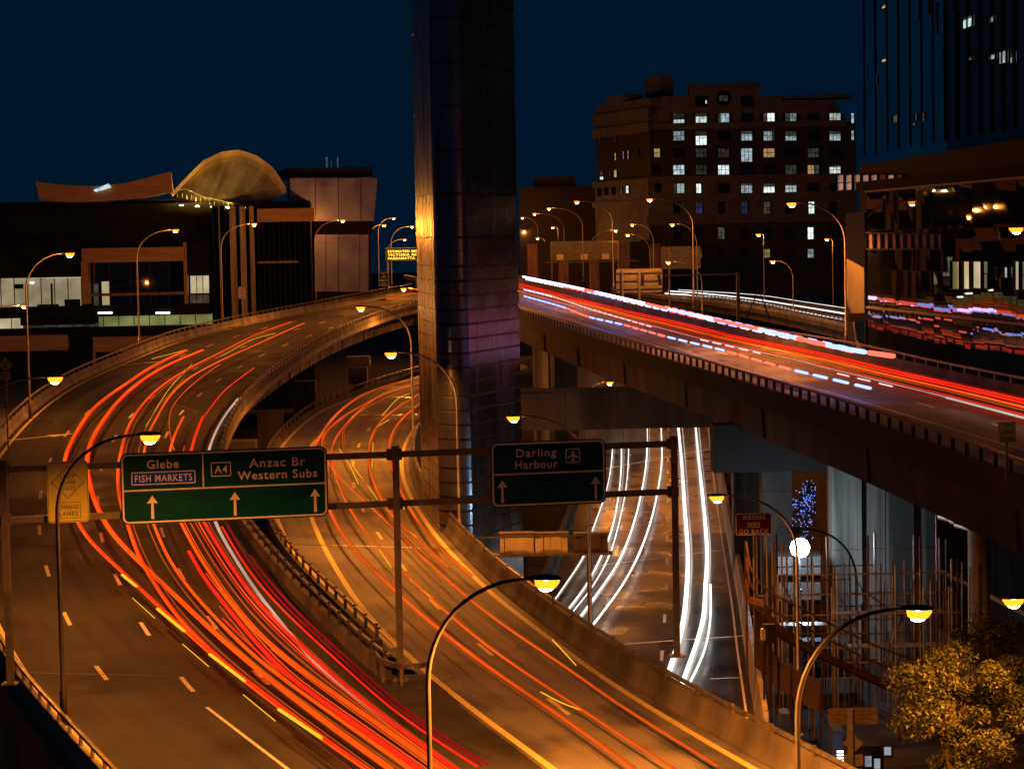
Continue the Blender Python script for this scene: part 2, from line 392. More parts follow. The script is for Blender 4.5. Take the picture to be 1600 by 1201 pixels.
def barrier(name, label, c, side, seg=4.0, post=2.0, rail=True, sec=None, material='concrete', group=None, rail_h=.34, pm=None, rail_mat='rail_steel'):
    """A concrete parapet in cast sections with an open steel rail on posts. side=+1: traffic to its left."""
    t = T(name, label, 'barrier', c[0], group)
    sec = sec or JERSEY
    if side < 0: sec = mirror(sec)
    top = max(h for _, h in sec); L = length(c); s = 0
    while s < L - .5:
        q = cut(c, s + .02, min(s + seg, L) - .02)
        if len(q) > 1: t.part('barrier_section', MB().sweep(resample(q, n=4), sec), material)
        s += seg
    if rail:
        cc = thin(c, 2)
        t.part('rail', MB().sweep(offset(cc, 0, top + rail_h), [(-.07,0),(.07,0),(.07,.11),(-.07,.11)]), rail_mat)
        s = .6
        while s < L:
            q = cut(c, s, s + .3)
            if len(q) > 1:
                d = q[-1] - q[0]
                t.inst('post', pm or POST, q[0] + V((0,0,top)), (0, 0, math.atan2(-d.x, d.y)))
            s += post
    return t
def girder(parent, c, side, name='girder', inset=1.5, depth=1.9, fascia=.5, material='concrete', slab=2.2, bracket=None, slab_mat=None):
    """Edge slab and the box girder set back under it. side=+1: the edge is the right one."""
    k = -side
    fs = [(.12*side, .0), (.12*side, -fascia), (k*slab, -fascia-.12), (k*slab, -.03)]
    gs = [(k*inset, -fascia-.05), (k*(inset+.15), -fascia-depth), (k*(inset+5), -fascia-depth), (k*(inset+5), -fascia-.05)]
    if side > 0: fs, gs = fs[::-1], gs[::-1]
    cc = thin(c, 3)
    obj('edge_slab', MB().sweep(offset(cc, 0, -.02), fs).mesh('edge_slab', slab_mat or material), parent)
    g = obj(name, MB().sweep(cc, gs).mesh(name, material), parent)
    if bracket:
        s = 3.0
        while s < length(c) - 1:
            q = cut(c, s, s + .55)
            if len(q) > 1:
                bs = [(k*(inset-.10), -fascia-.06), (k*(inset-.02), -fascia-depth+.1), (k*(inset+.6), -fascia-depth+.1), (k*(inset+.6), -fascia-.06)]
                obj('stiffener', MB().sweep(q, bs[::-1] if side > 0 else bs).mesh('stiffener', material), parent)
            s += bracket
    return g

# left road
offL = lambda p: 2.0 if p.y < 95 else (1.0 if p.y > 140 else 2.0 - (p.y - 95) / 45)
LBL = offset(LL, -.75); LBR = offset(RL, offL)
for c in (LBL, LBR):
    for p in c: p.z = zL(p.y)
road_l = surface('road', offset(LBL, -.1), offset(LBR, .1), zL, 'asphalt', 'curving four-lane elevated road sweeping up the left side', 12)
stripe(road_l, 'edge_line', LL, .22, 'paint_yellow'); stripe(road_l, 'edge_line', RL, .18, 'paint_white')
def near_s(c, px, py, pf):
    t = on(px, py, pf); best = (1e9, 0); s = 0
    for a, b in zip(c, c[1:]):
        d = (a - t).length
        if d < best[0]: best = (d, s)
        s += (b - a).length
    return best[1]
dashes(road_l, LA, s0=near_s(LA, 164, 1060, zL) % 12, material='paint_yellow', end=85)
dashes(road_l, LA, s0=near_s(LA, 164, 1060, zL) % 12 + 84)
dashes(road_l, LB, s0=near_s(LB, 300, 1078, zL) % 12); dashes(road_l, LC, s0=near_s(LC, 418, 1070, zL) % 12)
stripe(road_l, 'lane_line', LB2, .14, 'paint_white')
def arrow(parent, px, py, pf, yaw, ln=5.5):
    p = on(px, py, pf); m = Matrix.Rotation(yaw, 3, 'Z')
    sh = [(-.16,-ln/2),(.16,-ln/2),(.16,ln*.1),(.62,ln*.1),(0,ln/2),(-.62,ln*.1),(-.16,ln*.1)]
    mb = MB(); v = []
    for x, y in sh:
        q = p + m @ V((x, y, 0)); q.z = pf(q.y) + .015; v.append(q)
    mb.add(v, [(0,1,2,6),(3,4,5)]); obj('lane_arrow', mb.mesh('lane_arrow', 'paint_yellow'), parent)
for x0, y0, x1, y1 in ((-20,745,322,738),(38,1050,520,1062),(140,592,345,655)):
    a, b = on(x0, y0, zL), on(x1, y1, zL); q = [a.lerp(b, k/8) for k in range(9)]
    for p in q: p.z = zL(p.y) + .014
    obj('expansion_joint', MB().sweep(q, [(-.05,0),(.05,0)], closed=False).mesh('expansion_joint', 'sign_black'), road_l)
arrow(road_l, 66, 682, zL, -1.0); arrow(road_l, 225, 567, zL, -.75)
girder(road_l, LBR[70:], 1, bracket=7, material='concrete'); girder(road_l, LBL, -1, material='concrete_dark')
barrier('concrete_barrier', 'concrete parapet with dark rail along the outer left edge of the left road', LBL[:-20], -1, seg=4.0, post=2.0)
iR = min(range(len(LBR)), key=lambda i: (LBR[i] - on(590, 1062, zL)).length)
barrier('concrete_barrier', 'dark concrete parapet along the inner right edge of the left road, ending at the gore', LBR[iR:-20], 1, seg=4.0, post=2.2, sec=[(-.24,0),(-.16,.55),(.12,.55),(.12,0)], material='concrete_dark', pm=POST2, rail_h=.4)

# middle road
MBL = offset(ML1, -.55); MBR = offset(MR, .95)
iM = min(range(len(ML2)), key=lambda i: (ML2[i] - on(676, 1058, zM)).length)
mid_left = ML2[:iM] + MBL
mid_left = smooth_line(resample(offset(ML2[:iM], -.3) + MBL[2:], 1.0), 8)
for c in (MBL, MBR, mid_left):
    for p in c: p.z = zM(p.y)
road_m = surface('road', mid_left, offset(MBR, .1), zM, 'asphalt_worn', 'two-lane curving road running down the middle past the tower', 10, dz=.004)
stripe(road_m, 'edge_line', ML1, .26, 'paint_yellow'); stripe(road_m, 'edge_line', ML2, .28, 'paint_yellow'); stripe(road_m, 'edge_line', MR, .28, 'paint_yellow')
dashes(road_m, MC, s0=near_s(MC, 773, 1027, zM) % 12, material='paint_yellow')
for x0, y0, x1, y1 in ((446,849,702,857),(512,720,606,718),(537,649,658,647),(612,620,662,621)):
    a, b = on(x0, y0, zM), on(x1, y1, zM)
    obj('expansion_joint', MB().sweep([a + V((0,0,.02)), a.lerp(b,.5) + V((0,0,.02)), b + V((0,0,.02))], [(-.14,0),(.14,0)], closed=False).mesh('expansion_joint', 'joint_steel'), road_m)
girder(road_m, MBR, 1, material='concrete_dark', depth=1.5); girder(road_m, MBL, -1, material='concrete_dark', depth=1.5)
barrier('concrete_barrier', 'tall stained concrete parapet along the right edge of the middle road', MBR[:-15], 1, seg=3.4, post=3.4, sec=[(-.42,0),(-.42,.10),(-.20,.40),(-.10,.95),(.14,.95),(.14,0)], rail_h=.16, material='concrete_dark')
barrier('concrete_barrier', 'low parapet with open steel rail on the left edge of the middle road', MBL[:-10], -1, seg=5, post=2.6, sec=[(-.18,0),(-.12,.42),(.12,.42),(.12,0)], material='concrete_dark', pm=POST2, rail_h=.45)
# gore between the two
gore_a = [p for p in LBR if p.y < on(590, 1060, zL).y + 1]; gore_b = [p for p in mid_left if p.y < gore_a[-1].y + 1]
surface('gore_pavement', offset(gore_a, -.2), offset(gore_b, .2), zL, 'asphalt', 'dark triangular gore pavement between left and middle roads', 4, dz=-.006)
nose = T('guard_rail', 'curved steel guard rail wrapping the gore nose under the middle gantry post', 'guard rail', on(640, 1062, zM))
nc = smooth_line(spline([on(588,1052,zL), on(598,1064,zL), on(625,1072,zL), on(655,1072,zL), on(677,1063,zL), on(672,1054,zL)], .25), 2)
nose.part('rail', MB().sweep(offset(nc, 0, .72), [(-.05,0),(.05,0),(.05,.22),(-.05,.22)]), 'rail_steel')
for s in (.3, 1.6, 2.9, 4.1):
    q = cut(nc, s, s + .2)
    if q: nose.part('post', MB().box(q[0] + V((0,0,-.05)), .12, .12, .8), 'rail_steel')

# right upper deck
REb = RE; RFb = offset(RF, .45)
for p in RFb: p.z = zR(p.y)
road_r = surface('road', offset(REb, .05), offset(RFb, .1), zR, 'asphalt_worn', 'straight elevated road crossing high on the right with heavy red traffic streaks', 8)
# RE lies on the left of the travel direction away from the camera
stripe(road_r, 'edge_line', RN, .14, 'paint_white'); stripe(road_r, 'edge_line', offset(RF, -.35), .14, 'paint_white')
for fr in (.36, .68):
    n = min(len(RN), len(RF)); a, b = resample(RN, n=n), resample(RF, n=n)
    mid = [p.lerp(q, fr) for p, q in zip(a, b)]
    for p in mid: p.z = zR(p.y)
    dashes(road_r, mid)
girder(road_r, REb, -1, inset=.5, depth=2.0, fascia=1.0, material='concrete_girder', bracket=22, slab=1.2, slab_mat='concrete_shaded')  # edge slab colour carries the shade of lamps standing behind it
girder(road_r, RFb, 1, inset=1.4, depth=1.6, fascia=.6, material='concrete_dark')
obj('soffit', MB().sweep(thin(REb, 4), [(.8,-2.6),(9,-2.6),(9,-2.9),(.8,-2.9)]).mesh('soffit', 'concrete_dark'), road_r)
DARKCURB = [(-.14,-.1),(-.14,.22),(.14,.22),(.14,-.1)]
barrier('bridge_parapet', 'low kerb with dark open rail along the near edge of the right upper deck', REb, -1, seg=6, post=1.9, sec=DARKCURB, material='concrete_shaded', pm=MB().box((0,0,0), .16, .12, .55).mesh('rail_post', 'pole_dark'), rail_h=.5, rail_mat='pole_dark')
barrier('concrete_barrier', 'stained concrete parapet along the far edge of the right upper deck', RFb, 1, seg=4, post=2.5, sec=[(-.40,0),(-.36,.12),(-.12,.95),(.14,.95),(.14,0)], rail_h=.3, material='concrete_dark', pm=POST)

# lower road and far ramp
road_w = surface('road', offset(WL, -.5), offset(WR, .6), zW, 'asphalt_wet', 'wet lower road with white headlight streaks under the right deck', 8)
stripe(road_w, 'edge_line', WR, .12, 'paint_white')
for fr in (.32, .64):
    n = min(len(WL), len(WR)); a, b = resample(WL, n=n), resample(WR, n=n)
    dashes(road_w, [p.lerp(q, fr) for p, q in zip(a, b)])
for x0, y0, x1, y1 in ((925,736,1107,701),(925,884,1130,859),(968,1006,1160,993),(1110,1060,1155,1058)):
    a, b = on(x0, y0, zW), on(x1, y1, zW)
    obj('expansion_joint', MB().sweep([a + V((0,0,.02)), a.lerp(b,.5) + V((0,0,.02)), b + V((0,0,.02))], [(-.12,0),(.12,0)], closed=False).mesh('expansion_joint', 'paint_white'), road_w)
barrier('concrete_barrier', 'tall concrete wall along the right side of the wet lower road', offset(WR, .7), 1, seg=5, rail=False, sec=[(-.3,0),(-.25,.2),(-.1,1.5),(.15,1.5),(.15,-2),(-.3,-2)], material='concrete')
barrier('concrete_barrier', 'dark retaining wall on the left side of the wet lower road', offset(WL, -.6), -1, seg=5, rail=False, sec=[(-.3,0),(-.1,1.4),(.15,1.4),(.15,-2),(-.3,-2)], material='concrete_dark')
FN = line([(1340,512),(1260,495),(1180,480),(1110,470),(1050,463)], zF, ext=60, near=30)
FF = line([(1336,486),(1260,474),(1180,464),(1110,456),(1040,452)], zF, ext=60, near=30)
road_f = surface('road', offset(FN, -.2), offset(FF, .3), zF, 'asphalt', 'far ramp with white headlight streaks behind the right deck', 4)
girder(road_f, offset(FN, -.2), -1, inset=1.0, depth=1.2, fascia=.6, material='concrete_dark')
barrier('bridge_parapet', 'short railed parapet on the near edge of the far ramp', offset(FN, -.2), -1, seg=8, post=2.6, sec=DARKCURB, material='concrete', rail_h=.4, pm=POST2)
structure('street', MB().box((-70,180,-.9), 60, 260, .5), 'asphalt', 'dark side street level beside the left building')

# ------------------------------------------------------------------ metal-clad tower
tw = T('ventilation_tower', 'tall metal-clad tower with a rounded corner standing between the roads', 'tower', (-3.4, 134, -8))
TA, TB, TC, TD = V((-5.95,139.5,0)), V((-4.46,129.0,0)), V((-2.50,128.5,0)), V((.54,136.6,0))
bulge = V((-3.62,127.55,0))
corner = []
for k in range(17):
    t = k / 16; corner.append(TB*(1-t)**2 + bulge*2*t*(1-t) + TC*t*t)
TE = V((-2.6, 149, 0))
inner = [p + (V((-2.9,138,0)) - p).normalized() * .10 for p in [TA] + corner + [TD, TE]]
tw.part('core', MB().prism([p + V((0,0,-8)) for p in inner], (0,0,50)), 'tower_joint')
ROW = .853
def panel_strip(a, b, z0, z1, bow=None):
    pts = [a, b] if bow is None else bow
    n = V((0,0,0)); mb = MB()
    c = V((-2.9,138,0)); out = []
    for p in pts: out.append(p)
    v = [p + V((0,0,z0)) for p in out] + [p + V((0,0,z1)) for p in out]
    inn = [p + (c - p).normalized() * .07 for p in out]
    v += [p + V((0,0,z0)) for p in inn] + [p + V((0,0,z1)) for p in inn]
    m = len(out); f = []
    for i in range(m - 1):
        f += [(i, i+1, m+i+1, m+i), (3*m+i, 3*m+i+1, 2*m+i+1, 2*m+i), (m+i, m+i+1, 3*m+i+1, 3*m+i), (2*m+i, 2*m+i+1, i+1, i)]
    f += [(0, m, 3*m, 2*m), (m-1, 3*m-1, 4*m-1, 2*m-1)]
    return mb.add(v, f)
for r in range(40):
    z0 = -1.0 + r * ROW; g = .14 if (z0 < 16 or r % 3 == 0) else .02
    j = lambda s=.012: V((RND.uniform(-s, s), RND.uniform(-s, s), 0))
    for k in range(4):
        a, b = TC.lerp(TD, k/4 + .0006), TC.lerp(TD, (k+1)/4 - .0006)
        tw.part('panel', panel_strip(a + j(.003), b + j(.003), z0, z0 + ROW - g), 'tower_metal')
    for k in range(2):
        a, b = TA.lerp(TB, k/2 + .002), TA.lerp(TB, (k+1)/2 - .002)
        tw.part('panel', panel_strip(a + j(.012), b + j(.012), z0, z0 + ROW - g*.4), 'tower_metal')
    tw.part('corner_panel', panel_strip(None, None, z0, z0 + ROW - g, corner), 'tower_metal')
for z0, z1, nm in ((-8, -1.02, 'plinth'), (33.2, 42, 'cap')):
    tw.part(nm, MB().prism([p + V((0,0,z0)) for p in [TA] + corner + [TD, TE]], (0,0,z1 - z0)), 'tower_metal')

# ------------------------------------------------------------------ street lamps
def street_lamp(label, head, pole_px, Y, zb, glow='lamp_glow', dark=False, power=1.0, group='sodium street lamps'):
    hp = D(head[0], head[1], Y); px = D(pole_px, head[1], Y).x
    base = V((px, Y + .6, zb)); top = hp.z + .25; side = 1 if hp.x > px else -1
    arm = abs(hp.x - px); bend = min(arm * .9, 2.6)
    t = T('street_lamp', label, 'street lamp', base, group)
    steel = 'pole_dark' if dark else 'pole_steel'
    pts = [base + V((0,0,h)) for h in (0, 1.2, 1.25)]
    r = [.13, .13, .085]
    zs = top - bend * 1.15
    pts.append(V((px, base.y, zs))); r.append(.075)
    for k in range(1, 13):
        a = pi/2 * k / 12
        pts.append(V((px + side * arm * (1 - math.cos(a))**1.05 * .93, base.y - .6 * (k/12), zs + (top - zs) * math.sin(a)))); r.append(.075 - .025 * k / 12)
    t.part('pole', MB().tube(pts, r, 8), steel, smooth=True)
    t.part('base_plate', MB().box(base + V((0,0,-.02)), .42, .42, .05), steel)
    e = pts[-1]; u = V((side, -.15, 0)).normalized()
    hd = MB(); bw = MB(); hl = .92
    rings = []; n = 12
    c = e + u * (hl * .45)
    v = u.cross(V((0,0,1)))
    sec = [(-.50,.04,.05),(-.42,.11,.09),(-.2,.20,.13),(.05,.235,.14),(.3,.20,.12),(.45,.11,.08),(.5,.02,.03)]
    for s_, wv, hh in sec:
        rings.append([c + u*(s_*hl) + v*(math.cos(pi*k/(n-1))*wv) + V((0,0,math.sin(pi*k/(n-1))*hh)) for k in range(n)])
    m = len(sec)
    hd.add([p for g in rings for p in g], [(i*n+k, i*n+k+1, (i+1)*n+k+1, (i+1)*n+k) for i in range(m-1) for k in range(n-1)] + [(i*n, (i+1)*n, (i+1)*n+n-1, i*n+n-1) for i in range(m-1)])
    h = t.part('lamp_head', hd, steel, smooth=True)
    rings = []
    sec = [(-.30,.03,.02),(-.27,.16,.17),(-.1,.215,.28),(.12,.225,.29),(.32,.18,.21),(.43,.07,.07)]
    for s_, wv, hh in sec:
        rings.append([c + u*(s_*hl) + v*(math.cos(pi*k/(n-1))*wv) + V((0,0,-.012-math.sin(pi*k/(n-1))*hh)) for k in range(n)])
    m = len(sec)
    bw.add([p for g in rings for p in g], [(i*n+k+1, i*n+k, (i+1)*n+k, (i+1)*n+k+1) for i in range(m-1) for k in range(n-1)])
    t.part('lamp_bowl', bw, glow, smooth=True, parent=h)
    if power:
        t.part('arc_tube', MB().tube([c + u*(x*hl) - V((0,0,.19)) for x in (-.2,-.16,-.05,.1,.22,.27)], [.01,.10,.145,.145,.10,.01], 12), 'arc_glow', smooth=True, parent=h)
        far = glow != 'lamp_glow'
        ld = bpy.data.lights.new('lamp_light', 'POINT' if far else 'SPOT'); ld.color = (1.0, .275, .03); ld.energy = LAMP_W * power; ld.shadow_soft_size = .10
        if not far: ld.spot_size = math.radians(168); ld.spot_blend = .45
        obj('lamp_light', ld, h, c + u*.08 - V((0,0,.36)) - t.b)
    return t
LAMP_W = 26000
G = 'lamp_glow'; GF = 'lamp_glow_far'
LAMPS = [
 ('street lamp on a dark curved pole in front of the yellow lane-ends sign', (225,690), 80, 76, .6, G, True),
 ('street lamp reaching in from the left edge above the outer parapet bend', (82,597), -70, 100, -.4, G, False),
 ('street lamp low at the far left in front of the lit office windows', (38,480), -60, 229, -.4, GF, False),
 ('tall street lamp at far left whose pole passes the lit windows', (105,400), 36, 165, zL(165)+.3, GF, False),
 ('street lamp in front of the brown portal frame of the left building', (272,362), 211, 227, zL(227), GF, False),
 ('street lamp in front of the grey steel-clad wall of the left building', (395,352), 343, 262, zL(262), GF, False),
 ('street lamp in front of the pinkish panelled block', (534,346), 490, 314, zL(314), GF, False),
 ('street lamp just right of the pinkish panelled block', (597,353), 576, 345, zL(345), GF, False),
 ('highest of the lamps clustered left of the tower', (613,342), 590, 400, zL(400), GF, False),
 ('lamp of the cluster closest to the tower\'s left side', (642,355), 610, 380, zL(380), GF, False),
 ('street lamp above the amber message sign', (631,375), 604, 450, 9, GF, False),
 ('low lamp beside the tower where the left road disappears', (632,453), 700, 262, zM(262), GF, False),
 ('street lamp with its pole on the middle road edge left of the tower', (568,484), 641, 167, zM(167)+.3, G, False),
 ('street lamp whose pole stands right in front of the tower', (617,557), 712, 124, .3, G, False),
 ('large foreground street lamp on a dark curved pole over the middle road', (840,918), 664, 58, -8, G, True),
 ('street lamp glowing above the green two-arrow airport sign', (808,657), 918, 116, -6, G, False),
 ('street lamp glowing under the right deck beyond the dark cross girder', (948,600), 914, 216, -6, GF, False),
 ('street lamp beside the red wrong-way sign', (1127,782), 1247, 101, -6.1, G, False),
 ('large foreground street lamp on a thick dark pole at lower right', (1420,965), 1249, 58, -8, G, True),
 ('street lamp cut by the right edge above the leafy tree', (1597,945), 1700, 71, -8, G, False),
 ('tall street lamp on the right deck in front of the apartment block\'s right end', (1241,322), 1322, 158, zR(158), G, False),
 ('street lamp on the right deck centred before the apartment block', (1017,314), 1083, 236, zR(236), G, False),
 ('street lamp left of the apartment block, arm pointing left', (903,317), 957, 283, zR(283), G, False),
 ('street lamp third from the tower on the right deck', (859,327), 910, 340, zR(340), GF, False),
 ('street lamp second from the tower on the right deck', (836,335), 881, 400, 10, GF, False),
 ('lamp seen hard against the tower\'s right edge', (818,341), 840, 470, 9, GF, False),
 ('small lamp low beside the tower\'s right edge', (822,361), 826, 480, 8, GF, False),
 ('small lamp just above the back of the wide sign', (843,373), 851, 430, 8, GF, False),
 ('small lamp between two tall poles near the tower', (867,356), 872, 450, 8, GF, False),
 ('lamp over the right end of the wide sign back', (960,361), 922, 350, 8, GF, False),
 ('upper lamp of a close pair over the sign backs', (990,352), 1021, 360, 8, GF, False),
 ('lower lamp of a close pair over the sign backs', (983,368), 1016, 330, 8, GF, False),
 ('lamp over the small sign back below the apartment windows', (1053,352), 1089, 300, 8, GF, False),
 ('low lamp in front of the far ramp', (1046,411), 1097, 280, 7, GF, False),
 ('lamp on a straight pole below the apartment block', (1190,368), 1194, 300, 5, GF, False),
 ('lamp with a short arm beside the far ramp', (1211,410), 1240, 270, 6, GF, False),
 ('dim lamp left of the tall right-deck pole', (1296,375), 1302, 330, 5, GF, False),
 ('lamp at the right edge in front of the glass building', (1598,363), 1655, 106, 0, 'lamp_glow_dim', False),
]
BOOST = {568: .5, 617: .42, 840: 3.0, 225: .28, 82: .35, 1420: .4, 1597: .5, 1127: .3, 1241: .8, 1017: .7, 903: .5, 1598: .03, 808: .15, 948: .1, 105: .28, 272: .24, 395: .24, 534: .22}
for l in LAMPS: street_lamp(*l[:7], power=BOOST.get(l[1][0], 1.0 if l[5] == G else (.4 if l[1][0] < 700 else .08)))
street_lamp('unlit-looking dark lamp arm crossing behind the white floodlight', (1247,833), 1340, 116, -8, 'pole_dark', True, power=0)

# ------------------------------------------------------------------ lettering and flat signs
class Plane:
    """A vertical face: origin, unit direction U to the right, normal N to the viewer."""
    def __init__(s, a, b):
        s.o = V(a); s.u = (V((b.x, b.y, 0)) - V((a.x, a.y, 0))).normalized(); s.n = V((s.u.y, -s.u.x, 0)); s.z = V((0,0,1))
    def hit(s, px, py):
        r = ray(px, py); t = (s.o - CAM).dot(s.n) / r.dot(s.n); p = CAM + r * t - s.o
        return p.dot(s.u), p.z
    def at(s, u, v, d=0): return s.o + s.u * u + s.z * v + s.n * d
    def box(s, mb, u0, u1, v0, v1, d0, d1):
        return mb.hexa([s.at(u0,v0,d0), s.at(u1,v0,d0), s.at(u1,v0,d1), s.at(u0,v0,d1), s.at(u0,v1,d0), s.at(u1,v1,d0), s.at(u1,v1,d1), s.at(u0,v1,d1)])
    def rect(s, x0, y0, x1, y1):
        a = s.hit(x0, y0); b = s.hit(x1, y1); return min(a[0],b[0]), max(a[0],b[0]), min(a[1],b[1]), max(a[1],b[1])
    def sub(s, u, v, d=0):
        q = Plane.__new__(Plane); q.o = s.at(u, v, d); q.u, q.n, q.z = s.u, s.n, s.z; return q
def roundrect(x0, x1, y0, y1, r, n=6):
    out = []
    for cx, cy, a0 in ((x1-r, y1-r, 0), (x0+r, y1-r, pi/2), (x0+r, y0+r, pi), (x1-r, y0+r, 3*pi/2)):
        for k in range(n + 1):
            a = a0 + pi/2 * k / n; out.append((cx + r*math.cos(a), cy + r*math.sin(a)))
    return out
def plate(pl, poly, d0, d1):
    return MB().prism([pl.at(x, y, d0) for x, y in poly], pl.n * (d1 - d0))
def ring(pl, x0, x1, y0, y1, r, wd, d0, d1, mb=None):
    mb = mb or MB(); a = roundrect(x0, x1, y0, y1, r); b = roundrect(x0+wd, x1-wd, y0+wd, y1-wd, max(.005, r-wd)); n = len(a)
    v = [pl.at(x, y, d1) for x, y in a] + [pl.at(x, y, d1) for x, y in b] + [pl.at(x, y, d0) for x, y in a]
    f = [(i, (i+1) % n, n + (i+1) % n, n + i) for i in range(n)] + [(2*n+i, 2*n+(i+1) % n, (i+1) % n, i) for i in range(n)]
    return mb.add(v, f)
def lettering(t, pl, s, cx, cy, cap, width, d, material, bold=.0, parent=None, name='lettering'):
    cu = bpy.data.curves.new(name, 'FONT'); cu.body = s; cu.size = 1; cu.extrude = .004; cu.offset = bold; cu.space_character = 1.12; cu.resolution_u = 3
    tmp = bpy.data.objects.new('tmp', cu); C.objects.link(tmp)
    dg = bpy.context.evaluated_depsgraph_get(); me = bpy.data.meshes.new_from_object(tmp.evaluated_get(dg))
    bpy.data.objects.remove(tmp); bpy.data.curves.remove(cu)
    xs = [v.co.x for v in me.vertices]; h = .70; wd = max(xs) - min(xs); x0 = min(xs)
    k = cap / h; kx = width / wd
    for v in me.vertices:
        p = pl.at(cx + (v.co.x - x0) * kx - width/2, cy + v.co.y * k - cap/2, d + v.co.z); v.co = p - t.b
    me.materials.clear(); me.materials.append(M[material]); me.update()
    return obj(name, me, parent or t.o)
def sign_arrow(pl, u, v0, v1, hw, d):
    h = v1 - v0; sw = hw * .30
    pts = [(u-sw*.9,v0),(u+sw*.9,v0),(u+sw*.7,v0+h*.68),(u+hw,v0+h*.66),(u,v1),(u-hw,v0+h*.66),(u-sw*.7,v0+h*.68)]
    return MB().prism([pl.at(x, y, d-.004) for x, y in pts], pl.n * .006)
def strip(pl, mb, u0, u1, v0, v1, d): return pl.box(mb, u0, u1, v0, v1, d - .004, d)

# gantry over the left and middle roads
gl, gm, gr = D(5,725,83.3), D(618,703,86.2), D(1053,687,88.6)
GP = Plane(gl, gr)
gan = T('sign_gantry', 'steel portal gantry with three posts and two long beams over the left and middle roads', 'gantry', (gl.x, gl.y, 0))
for p, zb, px in ((gl, .75, 5), (gm, -.02, 618), (gr, .3, 1053)):
    post = gan.part('post', MB().box((p.x, p.y, zb), .26, .26, p.z - zb + .12), 'gantry_steel')
    gan.part('base_plate', MB().box((p.x, p.y, zb - .02), .6, .6, .06), 'gantry_steel', parent=post)
    gan.part('cap', MB().box((p.x, p.y, p.z + .12), .34, .34, .05), 'gantry_steel', parent=post)
LU = (gr - gl).dot(GP.u)
vt, vb = GP.hit(618, 710)[1], GP.hit(618, 787)[1]
for vv in (vt, vb):
    gan.part('beam', GP.box(MB(), .0, LU, vv - .12, vv + .12, -.36, -.16), 'gantry_steel')
    for p in (gl, gm, gr):
        u = (p - gl).dot(GP.u); gan.part('bracket', GP.box(MB(), u - .3, u + .3, vv - .22, vv + .22, -.44, -.17) if p is gm else GP.box(MB(), u - .22, u + .22, vv - .22, vv + .22, -.42, -.165), 'gantry_steel')
SD = .30
def big_sign(name, label, x0, y0, x1, y1):
    pl = GP.sub(0, 0, SD); u0, v1 = pl.hit(x0, y0); u1, _ = pl.hit(x1, y0); _, v0 = pl.hit(x0, y1)
    t = T(name, label, 'road sign', pl.at((u0+u1)/2, v0))
    pl = pl.sub(u0, v0); W, H = u1 - u0, v1 - v0
    t.part('panel', plate(pl, roundrect(0, W, 0, H, .28), -.05, 0), 'sign_green')
    t.part('border', ring(pl, .05, W-.05, .05, H-.05, .24, .065, -.002, .006), 'sign_white')
    for k in (.12, .5, .88): t.part('clamp', pl.box(MB(), W*k-.06, W*k+.06, .15, H-.15, -.30, -.052), 'gantry_steel')
    return t, pl, W, H
t, pl, W, H = big_sign('road_sign', 'wide green direction sign reading Glebe, Fish Markets, Anzac Br and Western Subs', 187, 708, 511, 820)
mb = MB(); strip(pl, mb, .1, W-.1, H*.475-.03, H*.475+.03, .004); strip(pl, mb, W*.395-.03, W*.395+.03, H*.49, H-.1, .0045)
t.part('divider', mb, 'sign_white')
lettering(t, pl, 'Glebe', W*.203, H*.835, .33, 1.22, .006, 'sign_white', .012)
bp = t.part('name_panel', plate(pl, roundrect(W*.05, W*.36, H*.545, H*.735, .06), 0, .008), 'sign_blue')
t.part('border', ring(pl, W*.05+.015, W*.36-.015, H*.545+.015, H*.735-.015, .05, .035, .008, .012), 'sign_white', parent=bp)
lettering(t, pl, 'FISH MARKETS', W*.205, H*.64, .27, 2.2, .012, 'sign_white', .012, parent=bp)
t.part('route_badge', ring(pl, W*.433, W*.53, H*.628, H*.828, .07, .035, 0, .006), 'sign_white')
lettering(t, pl, 'A4', W*.4815, H*.728, .30, .5, .006, 'sign_white', .012)
lettering(t, pl, 'Anzac Br', W*.755, H*.80, .34, 2.2, .006, 'sign_white', .012)
lettering(t, pl, 'Western Subs', W*.755, H*.628, .33, 3.12, .006, 'sign_white', .012)
for k in (.148, .545, .936): t.part('arrow', sign_arrow(pl, W*k, H*.07, H*.40, .21, .006), 'sign_white')
t, pl, W, H = big_sign('road_sign', 'smaller green sign with two arrows and an aeroplane symbol reading Darling Harbour', 766, 691, 946, 793)
mb = MB(); strip(pl, mb, .1, W-.1, H*.505-.03, H*.505+.03, .004); t.part('divider', mb, 'sign_white')
lettering(t, pl, 'Darling', W*.395, H*.825, .33, 1.65, .006, 'sign_white', .01)
lettering(t, pl, 'Harbour', W*.395, H*.645, .33, 1.75, .006, 'sign_white', .01)
t.part('symbol_frame', ring(pl, W*.65, W*.775, H*.64, H*.865, .1, .035, 0, .006), 'sign_white')
ax, ay, k = W*.7125, H*.752, .235
plane = [(0,1),(.13,.75),(.13,.3),(.95,-.25),(.95,-.45),(.13,-.15),(.10,-.65),(.35,-.85),(.35,-1),(0,-.88)]
plane = plane + [(-x, y) for x, y in reversed(plane[1:-1])]
t.part('aeroplane_symbol', MB().prism([pl.at(ax + x*k, ay + y*k, .002) for x, y in plane], pl.n * .005), 'sign_white')
for k in (.096, .909): t.part('arrow', sign_arrow(pl, W*k, H*.07, H*.42, .21, .006), 'sign_white')
